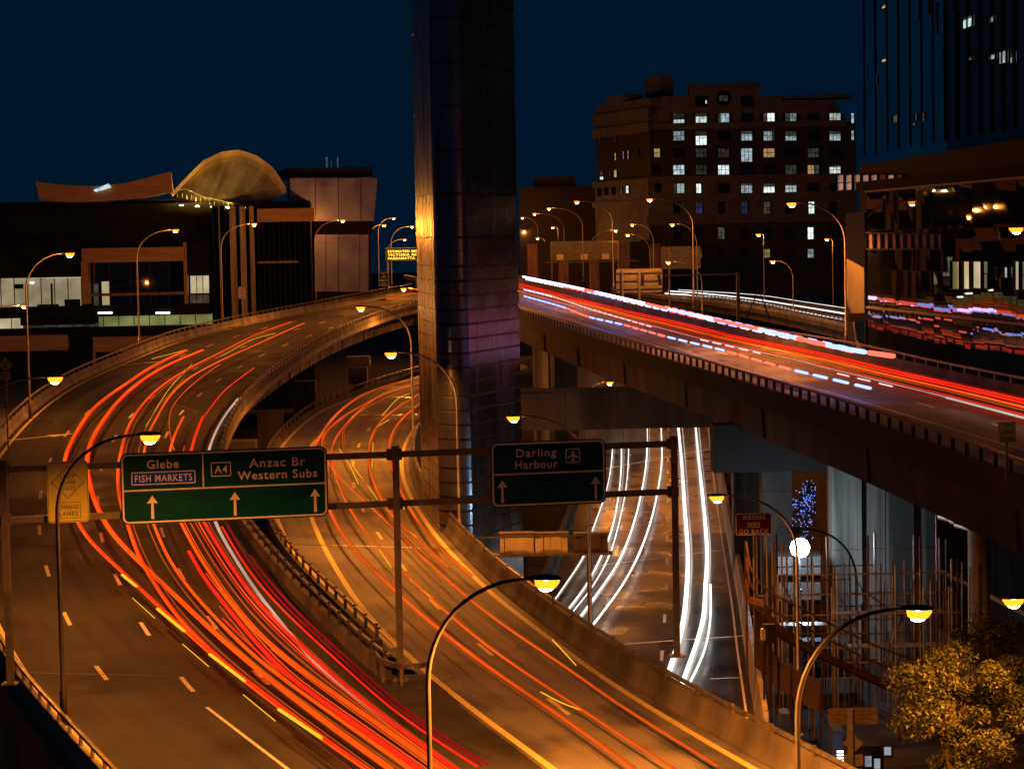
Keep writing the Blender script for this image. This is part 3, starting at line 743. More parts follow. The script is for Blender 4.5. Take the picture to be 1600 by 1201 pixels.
# yellow lane-ends sign on the same gantry
pl = GP.sub(0, 0, SD - .1); u0, v1 = pl.hit(72, 721); u1, _ = pl.hit(137, 721); _, v0 = pl.hit(72, 817)
t = T('road_sign', 'yellow sign with a diamond reading left lane ends, change lanes', 'road sign', pl.at((u0+u1)/2, v0)); pl = pl.sub(u0, v0); W, H = u1-u0, v1-v0
t.part('panel', plate(pl, roundrect(0, W, 0, H, .14), -.05, 0), 'sign_yellow')
t.part('border', ring(pl, .03, W-.03, .03, H-.03, .12, .018, -.002, .004), 'sign_black')
cx, cy, hh = W/2, H*.655, W*.40
def diamond(pl, cx, cy, a, b, d):
    o = [(cx, cy+a), (cx-a, cy), (cx, cy-a), (cx+a, cy)]; i = [(cx, cy+b), (cx-b, cy), (cx, cy-b), (cx+b, cy)]
    return MB().add([pl.at(x, y, d) for x, y in o + i], [(k, (k+1) % 4, 4+(k+1) % 4, 4+k) for k in range(4)])
t.part('diamond', diamond(pl, cx, cy, hh, hh-.035, .004), 'sign_black')
for i, (s, wd) in enumerate((('LEFT', .55), ('LANE', .58), ('ENDS', .56))): lettering(t, pl, s, cx, cy + .22 - i*.22, .155, wd, .004, 'sign_black', .006)
t.part('text_frame', ring(pl, W*.22, W*.79, H*.07, H*.33, .03, .018, 0, .004), 'sign_black')
lettering(t, pl, 'CHANGE', cx, H*.255, .16, .78, .004, 'sign_black', .006); lettering(t, pl, 'LANES', cx, H*.145, .16, .70, .004, 'sign_black', .006)

def post_sign(name, label, x0, y0, x1, y1, Y, face, ink, lines, zb, border=None, post=True, yaw=0, frame=.03):
    a = D(x0, y1, Y); b = D(x1, y1, Y); pl = Plane(a, b + V((0, (b - a).length * yaw, 0))); W = (b - a).length; H = D(x0, y0, Y).z - a.z
    t = T(name, label, 'road sign', V(((a.x+b.x)/2, a.y, zb)))
    t.part('panel', plate(pl, roundrect(0, W, 0, H, W*.07), -.04, 0), face)
    if border: t.part('border', ring(pl, frame*.4, W-frame*.4, frame*.4, H-frame*.4, W*.06, frame, -.002, .005), border)
    for s, fx, fy, cap, fw in lines: lettering(t, pl, s, W*fx, H*fy, H*cap, W*fw, .004, ink, .008)
    if post:
        m = pl.at(W/2, 0, -.09); t.part('post', MB().tube([V((m.x, m.y, zb)), V((m.x, m.y, a.z + H*.9))], .05, 8), 'pole_steel')
    return t, pl, W, H
t, pl, W, H = post_sign('road_sign', 'dark red sign reading wrong way go back', 1149, 801, 1207, 836, 112, 'sign_red', 'sign_white', [('WRONG', .5, .80, .19, .62), ('WAY', .5, .50, .19, .36), ('GO BACK', .5, .18, .19, .80)], -8, 'sign_white', frame=.045)
mb = MB(); strip(pl, mb, W*.31, W*.69, H*.355, H*.375, .006); t.part('underline', mb, 'sign_white')
t, pl, W, H = post_sign('road_sign', 'small yellow sign reading lane 24 hrs on the right deck', 1560, 659, 1587, 690, 78, 'sign_yellow', 'sign_black', [('TRUCK', .58, .82, .14, .5), ('LANE', .5, .5, .2, .7), ('24 hrs', .5, .18, .2, .8)], zR(78), 'sign_black', frame=.012)
post_sign('road_sign', 'white sign reading form 3 lanes by the steel-clad wall', 372, 447, 384, 467, 258, 'sign_white', 'sign_black', [('FORM', .5, .84, .15, .72), ('3', .5, .52, .30, .24), ('LANES', .5, .15, .15, .78)], zL(258), 'sign_black', frame=.04)
post_sign('road_sign', 'small dark exit sign left of the tower', 592, 425, 608, 446, 330, 'sign_green', 'sign_white', [('K', .5, .86, .13, .14), ('LEFT', .5, .64, .13, .5), ('MERGE', .5, .40, .13, .7), ('EXIT', .5, .15, .14, .5)], zL(330), 'sign_white', frame=.05)
# left-lane-ends diamond at the far left
Yd = 150; a = D(8, 570, Yd); pl = Plane(a, a + V((1,0,0))); hw = 12 * Yd / FPX
t = T('road_sign', 'orange diamond sign reading left lane ends behind the left parapet', 'road sign', V((a.x, a.y, -.4)))
t.part('panel', plate(pl, [(0,hw),(-hw,0),(0,-hw),(hw,0)], -.03, 0), 'sign_yellow')
t.part('border', diamond(pl, 0, 0, hw-.02, hw-.05, .004), 'sign_black')
for i, s in enumerate(('LEFT', 'LANE', 'ENDS')): lettering(t, pl, s, 0, .14 - i*.14, .09, .30, .004, 'sign_black', .006)
u0, u1, v0, v1 = pl.rect(0, 581, 16, 593); t.part('plate', plate(pl, roundrect(u0, u1, v0, v1, .03), -.03, 0), 'sign_yellow')
lettering(t, pl, 'MERGE', (u0+u1)/2, v0+(v1-v0)*.7, .11, .5, .004, 'sign_black', .005); lettering(t, pl, 'RIGHT', (u0+u1)/2, v0+(v1-v0)*.28, .11, .5, .004, 'sign_black', .005)
t.part('post', MB().tube([pl.at(0, -a.z - .4, -.08), pl.at(0, hw*.7, -.08)], .05, 8), 'pole_steel')

# amber message sign left of the tower
Yv = 352; a = D(604, 407, Yv); b = D(672, 405, Yv); pl = Plane(a, b); W = (b-a).length; H = 18 * Yv / FPX
t = T('message_sign', 'amber dot-matrix message sign left of the tower listing travel minutes', 'message sign', V((a.x, a.y, zL(Yv))))
t.part('cabinet', pl.box(MB(), -.15, W+.15, -.1, H+.1, -.6, -.02), 'sign_black'); t.part('screen', pl.box(MB(), 0, W, 0, H, -.018, 0), 'sign_black')
for i, s in enumerate(('ESTIMATED MINS TO', 'VICTORIA RD    16', 'PARRAMATTA RD  11')):
    lettering(t, pl, s, W*.5, H*(.80 - i*.30), H*.2, W*.93, .01, 'vms_amber', .02)
for u in (.2, W-.2): t.part('post', MB().tube([pl.at(u, zL(Yv) - a.z, -.3), pl.at(u, H, -.3)], .14, 8), 'pole_steel')
t.part('visor', pl.box(MB(), -.15, W+.15, H+.11, H+.2, -.6, .35), 'gantry_steel')

# backs of signs and lit cabinets
def sign_back(label, x0, y0, x1, y1, Y, zb, posts=(.2, .8), material='sign_back', ribs=3):
    a = D(x0, y1, Y); b = D(x1, y1, Y); pl = Plane(a, b); W = (b-a).length; H = D(x0, y0, Y).z - a.z
    t = T('road_sign', label, 'road sign', V(((a.x+b.x)/2, Y, zb)))
    t.part('panel', plate(pl, roundrect(0, W, 0, H, min(.25, H*.12)), -.06, 0), material)
    for k in range(ribs): t.part('stiffening_rail', pl.box(MB(), .05, W-.05, H*(k+.5)/ribs-.05, H*(k+.5)/ribs+.05, 0, .08), 'rail_steel')
    for k in posts: t.part('post', MB().box(pl.at(W*k, zb - a.z, .18), .22, .22, a.z + H - zb), 'pole_steel')
    return t, pl, W, H
t, pl, W, H = sign_back('wide back of a direction sign right of the tower', 860, 377, 968, 407, 350, 8, (.02, .98), ribs=4)
for k in (.17, .52, .83): t.part('junction_box', pl.box(MB(), W*k-.9, W*k+.2, .1, 1.0, .1, .4), 'cabinet')
t.part('catwalk', pl.box(MB(), -.8, W+3, -.35, -.15, .1, .9), 'gantry_steel')
sign_back('back of a direction sign below the apartment block', 1033, 385, 1095, 420, 320, 7)
t, pl, W, H = sign_back('square sign back standing in front of the far ramp', 963, 420, 1035, 457, 240, 8.5, (.14, .5))
for k in (.58, .92): t.part('lamp_bracket', pl.box(MB(), W*k-.15, W*k+.15, H*.7, H*.85, .08, .5), 'pole_dark')
ga = T('sign_gantry', 'thin steel gantry frame behind the square sign back', 'gantry', D(1155, 495, 235))
a, b = D(1035, 430, 235), D(1153, 427, 235); pl = Plane(a, b); W = (b-a).length
ga.part('beam', pl.box(MB(), 0, W+.2, -.1, .1, -.1, .1), 'gantry_steel'); ga.part('post', MB().box(pl.at(W, -5, 0), .35, .35, 5.15), 'gantry_steel')
ga.part('lattice_brace', MB().tube([pl.at(W+.8, -5.0, 0), pl.at(W+2.2, -1.6, 0), pl.at(W+3.4, -5.0, 0)], .1, 6), 'pole_dark')

# equipment gantry with lit cabinets on the lower road
Yc = 118; a = D(748, 866, Yc); b = D(951, 862, Yc); pl = Plane(a, b); W = (b-a).length; px = Yc / FPX
t = T('equipment_platform', 'lit yellow equipment cabinets on a raised platform beside the tower foot', 'cabinets', V((a.x, Yc, -6)))
t.part('deck', pl.box(MB(), -.2, W+.2, -.10, .0, -.7, .35), 'gantry_steel')
for x0, x1, m, y0 in ((781,834,'cabinet',834),(836,887,'cabinet',834),(897,950,'hoarding',834)):
    u0, u1, _, v1 = pl.rect(x0, y0, x1, 860)
    c = t.part('cabinet', pl.box(MB(), u0, u1, .02, v1, -.55, .05), m)
    t.part('lid', pl.box(MB(), u0-.05, u1+.05, v1+.005, v1+.07, -.6, .12), 'gantry_steel', parent=c)
    for k in (.33, .66): t.part('door', pl.box(MB(), u0+(u1-u0)*k-.25, u0+(u1-u0)*k+.25, .1, v1-.12, .05, .075), m, parent=c)
t.part('handrail', pl.box(MB(), -.2, W, .95, 1.02, .3, .36), 'gantry_steel')
for k in (.02, .2, .5, .8): t.part('post', MB().box(pl.at(W*k, 0, .33), .06, .06, 1.0), 'gantry_steel')
for k in (.36, .85): t.part('column', MB().box(pl.at(W*k, -6 - a.z, -.2), .25, .25, a.z + 5.9), 'pole_dark')

# ------------------------------------------------------------------ piers and the cross girder under the right deck
def pier(label, x0, x1, ytop, Y, zb=-8, depth=1.6, material='concrete_streak', nseg=3, rnd=False):
    a, b = D(x0, ytop, Y), D(x1, ytop, Y); W = b.x - a.x; top = a.z
    t = T('bridge_pier', label, 'pier', V(((a.x+b.x)/2, Y, zb)))
    hs = (top - zb) / nseg
    for k in range(nseg):
        if rnd:
            t.part('shaft', MB().tube([V(((a.x+b.x)/2, Y, zb + k*hs)), V(((a.x+b.x)/2, Y, zb + (k+1)*hs - .03))], W/2, 28), material, smooth=False)
        else:
            t.part('shaft', MB().box(((a.x+b.x)/2, Y + depth/2, zb + k*hs), W, depth, hs - .03), material)
    return t
pier('grey square concrete pier just right of the lower road', 1145, 1186, 640, 150)
pier('rust-edged square pier left of the blue lit tree', 1190, 1236, 640, 132, material='concrete_dark')
t = T('bridge_pier', 'wide stained concrete pier wall of four ribs behind the scaffold', 'pier', D(1380, 950, 128))
for x0, x1, dp in ((1298,1346,.0),(1347,1384,.35),(1385,1428,.15),(1429,1466,.45)):
    a, b = D(x0, 700, 128), D(x1, 700, 128)
    for z0, z1 in ((-8,-1.2),(-1.17,6.1)): t.part('shaft', MB().box(((a.x+b.x)/2, 129 + dp, z0), b.x - a.x - .03, 2, z1 - z0), 'concrete_streak')
a, b = D(1192, 690, 131), D(1330, 690, 131)
single('concrete_crossbeam', MB().box(((a.x+b.x)/2, 132, 3.2), b.x - a.x + 6, 2.2, 2.9), 'concrete_shaded', 'concrete cross-head beam under the right deck above the blue lit tree', 'beam', ((a.x+b.x)/2, 132, 3.2))
pier('round blue-lit column at far right under the deck', 1512, 1546, 790, 118, rnd=True, material='concrete', nseg=2)
pier('square concrete pier behind the dark cross girder', 832, 856, 535, 222, zb=-6, depth=2)
pier('second square pier behind the dark cross girder', 866, 902, 550, 214, zb=-6, depth=2, material='concrete_dark')
a, b = D(822, 612, 186), D(1165, 612, 186); zt, zb_ = a.z, D(990, 669, 186).z
t = T('cross_girder', 'dark horizontal girder crossing over the lower road', 'girder', (a.x, 186, zb_))
Wg = b.x - a.x + 3
for k in range(5): t.part('girder_segment', MB().box((a.x - 1 + Wg*(k+.5)/5, 187.2, zb_), Wg/5 - .03, 2.4, zt - zb_), 'concrete_dark')
t.part('flange', MB().box((a.x - 1 + Wg/2, 187.2, zt + .003), Wg, 2.9, .15), 'concrete_dark')
t = T('retaining_wall', 'orange-lit concrete wall seen under the right deck beyond the girder', 'wall', D(950, 640, 235))
a, b = D(860, 560, 235), D(1010, 560, 235)
for k in range(4): t.part('wall_panel', MB().box((a.x + (b.x-a.x)*(k+.5)/4, 236, -6), (b.x-a.x)/4 - .03, .5, 11), 'concrete')
# crosshead and columns below the left deck
t = T('bridge_pier', 'stepped concrete pier head in the shadow under the left deck', 'pier', D(560, 640, 232))
for x0, y0, x1, y1 in ((541,556,577,572),(545,574,573,600),(552,601,568,660)):
    a, b = D(x0, y1, 232), D(x1, y0, 232); t.part('pier_block', MB().box(((a.x+b.x)/2, 233, a.z), b.x-a.x, 2, b.z-a.z-.02), 'concrete')
for x, Y in ((470, 190), (520, 215), (430, 170)):
    q = D(x, 640, Y); single('bridge_pier', MB().box((q.x-3, Y+3, -8), 2.2, 1.6, 8 + zL(Y) - 2.6), 'concrete_dark', {470: 'dark pier in the gap between the left and middle roads', 520: 'rear dark pier under the left deck', 430: 'nearest dark pier under the left deck, behind the wide green sign'}[x], 'pier', (q.x-3, Y+3, -8))
# fin pylon on the right deck
pts = [(1324,404),(1350,418),(1351,548),(1342,548),(1334,492),(1325,470)]
Yp = 163; single('concrete_fin', MB().prism([D(x, y, Yp) for x, y in pts][::-1], (0,1.0,0)), 'concrete', 'slanted pale concrete fin standing behind the right deck', 'pylon', D(1345, 548, Yp))
a = D(1338, 480, Yp)
single('deck_cabinet', MB().box((a.x+.2, Yp-.6, a.z-1), 1.9, .8, .6), 'dark_wall', 'dark box fixed to the concrete fin', 'box', (a.x+.2, Yp-.6, a.z-1))

# ------------------------------------------------------------------ traffic light streaks: luminous lines hanging at lamp height over the lanes
def streak(label, group, parts, pf, cat='light trail'):
    """parts: (pixels, height over road, half width, material[, flatness, gaps])"""
    first = on(*parts[0][0][0], pf, 0); t = T('light_trail', label, cat, first, group)
    for p in parts:
        pts, dz, r, m = p[:4]; sq = p[4] if len(p) > 4 else .6
        c = smooth_line(spline([on(x, y, pf, dz) for x, y in pts], 2.5), 3)
        t.part('filament', MB().tube(c, r * (.85 if pf is zL else .9 if pf is zM else 1), 6, sq), m)
        if pf is zM and r > .05:
            for sd in (-1, 1): t.part('filament', MB().tube(thin(offset(c, sd * r * 1.25, RND.uniform(-.1, .1)), 2), r * .28, 5, sq), 'trail_dimorange' if m != 'trail_deepred' else m)
    return t
def shift(pts, dx, dy=0): return [(x+dx, y+dy) for x, y in pts]
def between(a, b, k):
    n = 16
    def rs(q):
        v = resample([V((x, y, 0)) for x, y in q], n=n); return v
    return [tuple(p.lerp(q, k)[:2]) for p, q in zip(rs(a), rs(b))]
S1 = [(291,546),(240,570),(200,596),(160,624),(140,642),(120,672),(105,700),(99,720),(100,745),(107,780),(121,815),(140,845),(175,877),(212,912),(260,957),(290,985),(383,1063),(440,1106),(500,1150),(580,1205)]
S2 = [(316,546),(282,560),(250,575),(212,600),(180,630),(160,657),(145,680),(136,705),(135,735),(142,767),(155,800),(172,830),(212,872),(250,907),(300,955),(338,990),(400,1043),(470,1098),(540,1150),(610,1200)]
S3 = [(452,503),(400,522),(350,547),(300,572),(262,595),(232,620),(210,647),(197,672),(190,697),(183,735),(186,780),(200,822),(217,872),(240,910),(270,955),(330,1018),(400,1074),(480,1134),(575,1203)]
S4 = [(475,504),(415,531),(340,565),(295,590),(262,622),(245,652),(232,675),(225,705),(222,745),(228,785),(241,820),(257,860),(275,890),(300,925),(330,957),(400,1027),(480,1087),(560,1143),(640,1200)]
S5 = [(344,568),(310,592),(285,615),(266,640),(264,665),(268,690),(272,702)]
S6 = [(287,650),(272,680),(264,710),(262,745),(268,785),(286,822),(307,862),(332,900),(370,952),(400,988),(475,1050),(575,1120),(690,1202)]
S7 = [(317,650),(305,680),(297,710),(294,745),(300,780),(322,820),(350,867),(400,937),(488,1025),(575,1100),(663,1165),(715,1203)]
S7u = [(397,574),(350,610),(325,642),(317,652)]
S8 = [(295,860),(315,897),(350,942),(400,1003),(450,1055),(525,1108),(600,1160),(660,1202)]
S9 = [(347,822),(375,870),(405,912),(450,960),(540,1043),(613,1108),(675,1152),(745,1196)]
gL = 'red tail-light trails on the left road'
streak('broad red-orange tail-light trail nearest the left parapet on the left road', gL, [(S1,.75,.13,'trail_orange',.5),(shift(S1,3,1),.95,.05,'trail_red')], zL)
streak('broad red tail-light trail second from the left parapet', gL, [(S2,.75,.15,'trail_orange',.5),(shift(S2,4,0),.7,.05,'trail_red')], zL)
streak('pair of orange trails running the whole left road behind the green sign\'s left edge', gL, [(S3,.75,.09,'trail_orange'),(shift(S3,3,-1),1.0,.04,'trail_red'),(between(S3,S4,.2),.8,.03,'trail_dimorange')], zL)
streak('long orange trail crossing behind the word Glebe', gL, [(S4,.75,.10,'trail_orange'),(between(S4,S3,.25)[3:],.8,.035,'trail_dimorange'),(between(S4,S6,.2)[9:],.8,.05,'trail_red')], zL)
streak('short thin orange trail weaving between lanes above the green sign', gL, [(S5,.7,.035,'trail_orange')], zL)
streak('wide orange band of trails below the middle of the green sign', gL, [(S6,.75,.11,'trail_orange',.4),(shift(S6,5,-1)[4:],.8,.03,'trail_orange'),(between(S6,S7,.4)[2:],.75,.05,'trail_dimorange'),(between(S6,S7,.62)[1:],.7,.025,'trail_red'),(between(S4,S6,.8)[9:],.7,.03,'trail_orange')], zL)
streak('wide red band of trails beside the white edge line', gL, [(S7,.75,.12,'trail_red',.4),(S7u,.75,.05,'trail_red'),(shift(S7,-8,2)[4:],.7,.045,'trail_orange'),(shift(S7,5,-2)[4:],.7,.025,'trail_dimorange')], zL)
streak('thick bright red trail starting below the green sign', gL, [(S8,.75,.12,'trail_red',.35),(shift(S8,7,-2)[1:],.8,.035,'trail_orange'),(shift(S8,-7,4)[2:],.7,.05,'trail_dimorange')], zL)
streak('dark red trails over the right shoulder of the left road', gL, [(S9,.8,.06,'trail_red'),(shift(S9,8,-2),.9,.06,'trail_deepred'),(shift(S9,17,-3)[1:],1.0,.06,'trail_deepred')], zL)
streak('thick pale pinkish-white trail over the right edge line of the left road', None, [([(372,622),(350,650),(332,685),(326,701),(321,740),(325,775),(336,816),(365,868),(400,922),(450,985),(500,1043),(560,1090),(625,1138),(713,1201)],.35,.10,'trail_pale',.5)], zL)
t = T('light_trail', 'row of yellow blinker flashes along the leftmost red trail', 'light trail', on(212, 915, zL))
for q in ([(191,897),(213,915)], [(246,950),(288,985)], [(328,1021),(383,1063)], [(436,1107),(503,1152)]):
    t.part('flash', MB().tube([on(x, y, zL, .95) for x, y in q], .085, 6, .5), 'trail_amber')
thin_y = [[(207,933),(242,965)],[(285,1005),(326,1040)],[(380,1084),(430,1125)],[(237,560),(291,546)],[(228,665),(262,610),(300,568)],[(430,520),(400,528),(345,556)]]
t = T('light_trail', 'thin yellow broken trails scattered along the left lanes', 'light trail', on(207, 933, zL))
for q in thin_y: t.part('flash', MB().tube(spline([on(x, y, zL, .7) for x, y in q], 1), .018, 5), 'trail_amber')
streak('short red trails where the left road disappears behind the tower', gL, [([(672,447),(655,450),(640,453)],.8,.14,'trail_red'),([(672,455),(640,459),(605,467)],.8,.08,'trail_orange'),([(668,450),(650,453)],1.2,.06,'trail_pale')], zL)
gM = 'orange tail-light trails on the middle road'
MT = [
 ('paired orange trails hugging the inside of the middle road bend above the sign', [(662,585),(640,592),(602,602),(565,617),(530,642),(510,665),(500,682),(490,697),(486,712)], 'trail_orange', .07),
 ('long orange trail ending at the right side of the middle road', [(662,592),(615,607),(580,625),(540,647),(515,667),(503,685),(504,702),(512,720),(530,745),(567,780),(610,820),(647,855),(685,892),(740,941),(802,987),(890,1045),(965,1100),(1040,1145),(1120,1195)], 'trail_orange', .045),
 ('orange trail along the centre line of the middle road', [(640,600),(590,620),(560,642),(532,672),(521,690),(518,708),(522,735),(530,760),(545,792),(572,832),(610,872),(660,922),(740,992),(790,1030),(890,1095),(1000,1168),(1060,1205)], 'trail_orange', .05),
 ('thin orange trail weaving across behind the middle gantry post', [(662,600),(615,615),(565,640),(537,670),(535,690),(540,710),(560,742),(585,767),(612,805),(640,838),(690,885)], 'trail_dimorange', .04),
 ('orange trail leaving from under the wide green sign on the middle road', [(514,795),(530,827),(560,865),(610,915),(655,957),(740,1025),(800,1068),(865,1110),(957,1177),(990,1200)], 'trail_orange', .06),
 ('orange trail passing just left of the middle gantry post', [(662,610),(627,632),(600,652),(582,677),(576,702),(578,735),(590,767),(612,805),(640,832),(664,850),(700,885)], 'trail_orange', .06),
 ('orange trail closest to the tower side of the middle road', [(662,625),(635,647),(617,667),(609,687),(608,705),(611,727),(625,765),(647,805),(672,840),(702,870),(737,899)], 'trail_orange', .055),
]
for l, pts, m, r in MT: streak(l, gM, [(pts, .7, r, m), (shift(pts, 3, -1), .75, r*.4, 'trail_dimorange')], zM)
t = T('light_trail', 'scattered thin yellow broken trails on the middle road', 'light trail', on(640, 800, zM))
for q in ([(625,780),(632,795)],[(530,700),(546,725),(560,756)],[(547,722),(580,765),(590,780)],[(640,830),(651,838)],[(593,858),(612,886)],[(641,905),(668,927),(677,933)],[(845,1080),(880,1098),(913,1110)],[(863,998),(900,1038)],[(591,665),(608,655)],[(598,647),(625,620),(640,614)],[(583,690),(581,735)]):
    t.part('flash', MB().tube(spline([on(x, y, zM, .6) for x, y in q], .6), .022, 5), 'trail_amber')
gW = 'white headlight trails on the lower road'
WT = [
 ('leftmost thin white headlight trail on the lower road', [(957,667),(957,702),(949,760),(925,830),(914,865),(880,917),(866,937)], .05, 'trail_white', 3),
 ('second white headlight trail from the left on the lower road', [(970,667),(971,720),(967,770),(955,830),(940,867),(915,915),(887,952)], .07, 'trail_white', 4),
 ('third white headlight trail from the left on the lower road', [(983,667),(980,745),(972,795),(952,867),(925,917),(893,957)], .045, 'trail_white', 0),
 ('white headlight trail left of the lower road centre', [(1011,667),(1010,720),(1002,770),(987,827),(965,880),(940,917),(905,965)], .08, 'trail_white', 4),
 ('white headlight trail along the lower road centre', [(1033,667),(1034,720),(1027,770),(1015,820),(995,872),(970,917),(926,976)], .075, 'trail_white', 0),
 ('thick bright white headlight trail beside the right gantry post', [(1060,667),(1065,720),(1070,795),(1075,870),(1073,917),(1070,955),(1065,985),(1045,1050)], .16, 'trail_white', 6),
 ('thick bright white headlight trail nearest the right wall of the lower road', [(1087,667),(1092,720),(1100,795),(1105,870),(1102,917),(1100,962),(1090,1000),(1066,1068)], .15, 'trail_white', 5),
 ('short white headlight trail starting halfway down the lower road\'s right lane', [(1110,912),(1110,967),(1100,1020),(1077,1067)], .07, 'trail_white', 0),
]
for l, pts, r, m, d in WT: streak(l, gW, [(pts, .65, r, m)] + ([(shift(pts, d), .7, r*.45, 'trail_softwhite')] if d else []), zW)
# right deck: laid out across the lanes
n = min(len(RN), len(RF)); ra, rb = resample(RN, n=n), resample(RF, n=n)
def deck_line(fr, dz, y0=0, y1=330):
    out = []
    for p, q in zip(ra, rb):
        m = p.lerp(q, fr)
        if y0 < m.y < y1: m.z = zR(m.y) + dz; out.append(m)
    return smooth_line(out[::3] + [out[-1]], 2)
gR = 'red tail-light trails on the right deck'
for l, rows in (('broad red trail band nearest the far parapet of the right deck', ((.90,.6,.05,'trail_deepred'),(.84,.6,.09,'trail_red'),(.78,.7,.12,'trail_red'))),
                ('orange-red trail band along the middle lane of the right deck', ((.70,.7,.14,'trail_red'),(.63,.65,.10,'trail_orange'),(.58,.7,.06,'trail_orange'))),
                ('dim red trails in the nearest lane of the right deck', ((.46,.6,.05,'trail_red'),(.52,.7,.05,'trail_dimorange')))):
    t = T('light_trail', l, 'light trail', deck_line(rows[0][0], 0)[0], gR)
    for fr, dz, r, m in rows: t.part('filament', MB().tube(deck_line(fr, dz), r*.9, 6, .45), m)
t = T('light_trail', 'soft white trail on the right deck running to the frame edge', 'light trail', deck_line(.42, .6)[0])
t.part('filament', MB().tube(deck_line(.42, .55, 0, 108), .13, 6, .35), 'trail_softwhite'); t.part('filament', MB().tube(deck_line(.46, .5, 100, 300), .05, 6, .4), 'trail_softwhite')
def flashes(t, pts, dz, cols, r, ln, gap, solid=False):
    c = spline([on(x, y, zR, dz) for x, y in pts], .8); L = length(c); s = 0; k = 0
    while s < L - .2:
        m = None
        p = cut(c, s, min(L, s + ln))
        if len(p) < 2: break
        x = s / L
        for f, mm in cols:
            if x >= f: m = mm
        t.part('flash', MB().tube([p[0], p[-1]], r, 6, .8), m); s += ln + gap
low = [(819,462),(882,480),(922,495),(975,507),(1040,525),(1127,546),(1180,561),(1238,577),(1369,608)]
t = T('light_trail', 'lower row of blue and red emergency flashes along the right deck', 'light trail', on(1369, 612, zR))
b, rd = 'trail_blue', 'trail_flashred'
cs = spline([on(x, y, zR, .8) for x, y in low], 1.0); Ls = length(cs)
def fr_at(x, y): return near_s2(cs, on(x, y, zR, .8)) / Ls
def near_s2(c, t_):
    best = (1e9, 0); s = 0
    for a_, b_ in zip(c, c[1:]):
        d = (a_ - t_).length
        if d < best[0]: best = (d, s)
        s += (b_ - a_).length
    return best[1]
cols = [(0,b),(fr_at(882,480),rd),(fr_at(922,495),b),(fr_at(975,507),rd),(fr_at(1040,525),b),(fr_at(1127,546),rd),(fr_at(1238,577),b)]
flashes(t, low, .8, cols, .10, 2.5, 1.5)
t = T('light_trail', 'row of pink flashes just above the lower blue row on the right deck', 'light trail', on(1411, 610, zR))
flashes(t, [(819,452),(860,462),(922,482),(1021,511)], .95, [(0,'trail_violet'),(.25,'trail_pink')], .07, 2.2, 1.4)
flashes(t, [(1095,530),(1187,551)], .9, [(0,'trail_pink')], .06, 2.4, 1.6); flashes(t, [(1309,583),(1411,607)], .9, [(0,'trail_pink')], .05, 2.2, 1.8)
up = [(818,432),(900,449),(1000,472),(1100,495),(1200,517),(1330,546),(1405,557)]
t = T('light_trail', 'high row of violet, blue and red emergency flashes above the right deck', 'light trail', on(1405, 610, zR))
v_ = 'trail_violet'
cu_ = [(0,v_),(.28,rd),(.34,v_),(.52,rd),(.60,b),(.66,v_),(.72,rd),(.80,b),(.87,rd),(.91,b),(.97,rd)]
flashes(t, up, 2.5, cu_, .16, 3.2, .7)
flashes(t, shift(up, 4, 4)[:-1], 2.35, [(0,v_),(.2,rd),(.3,b),(.45,v_),(.62,rd),(.7,b),(.8,v_),(.9,rd)], .08, 2.4, 1.6)
flashes(t, shift(up, 40, 6)[2:-1], 2.45, [(0,rd),(.3,b),(.5,rd),(.75,b),(.9,rd)], .055, 2.0, 1.8)
gF = 'white headlight trails on the far ramp'
for l, pts, r in (('upper faint white headlight trail on the far ramp', [(1336,483),(1250,470),(1180,460),(1060,452)], .05),
                  ('middle white headlight trail on the far ramp', [(1330,491),(1250,478),(1180,467),(1100,458),(1045,454)], .13),
                  ('lower bright white headlight trail on the far ramp', [(1328,500),(1250,485),(1180,472),(1100,462),(1040,458)], .16)):
    streak(l, gF, [(pts, .6, r, 'trail_white')], zF)

# ------------------------------------------------------------------ buildings
def facade(a, b): return Plane(a, b)
def window(t, pl, x0, y0, x1, y1, glow, d=.0, bars=(2, 2), frame='dark_wall', fw=.07, name='window', uv=None):
    u0, u1, v0, v1 = uv or pl.rect(x0, y0, x1, y1)
    mb = MB()
    for a, b, c, e in ((u0-fw, u1+fw, v0-fw, v0), (u0-fw, u1+fw, v1, v1+fw), (u0-fw, u0, v0, v1), (u1, u1+fw, v0, v1)): pl.box(mb, a, b, c, e, d, d + .22)
    for k in range(1, bars[0]):
        u = u0 + (u1-u0)*k/bars[0]; pl.box(mb, u-.045, u+.045, v0, v1, d + .05, d + .12)
    for k in range(1, bars[1]):
        v = v0 + (v1-v0)*k/bars[1]; pl.box(mb, u0, u1, v-.045, v+.045, d + .05, d + .115)
    f = t.part(name, mb, frame)
    t.part('pane', pl.box(MB(), u0, u1, v0, v1, d + .005, d + .04), glow, parent=f)
    if glow in ('win_bright', 'win_cool', 'win_warm') and u1 - u0 > .9 and RND.random() < .75:
        k = RND.choice((.2, .35, .5, .65)); q = RND.random()
        if q < .55: t.part('blind', pl.box(MB(), u0, u1, v1 - (v1-v0)*k, v1, d + .042, d + .048), 'win_dim', parent=f)
        else: t.part('curtain', pl.box(MB(), u0 if q < .8 else u1 - (u1-u0)*k*.7, u0 + (u1-u0)*k*.7 if q < .8 else u1, v0, v1, d + .042, d + .048), 'win_dim', parent=f)
    return f
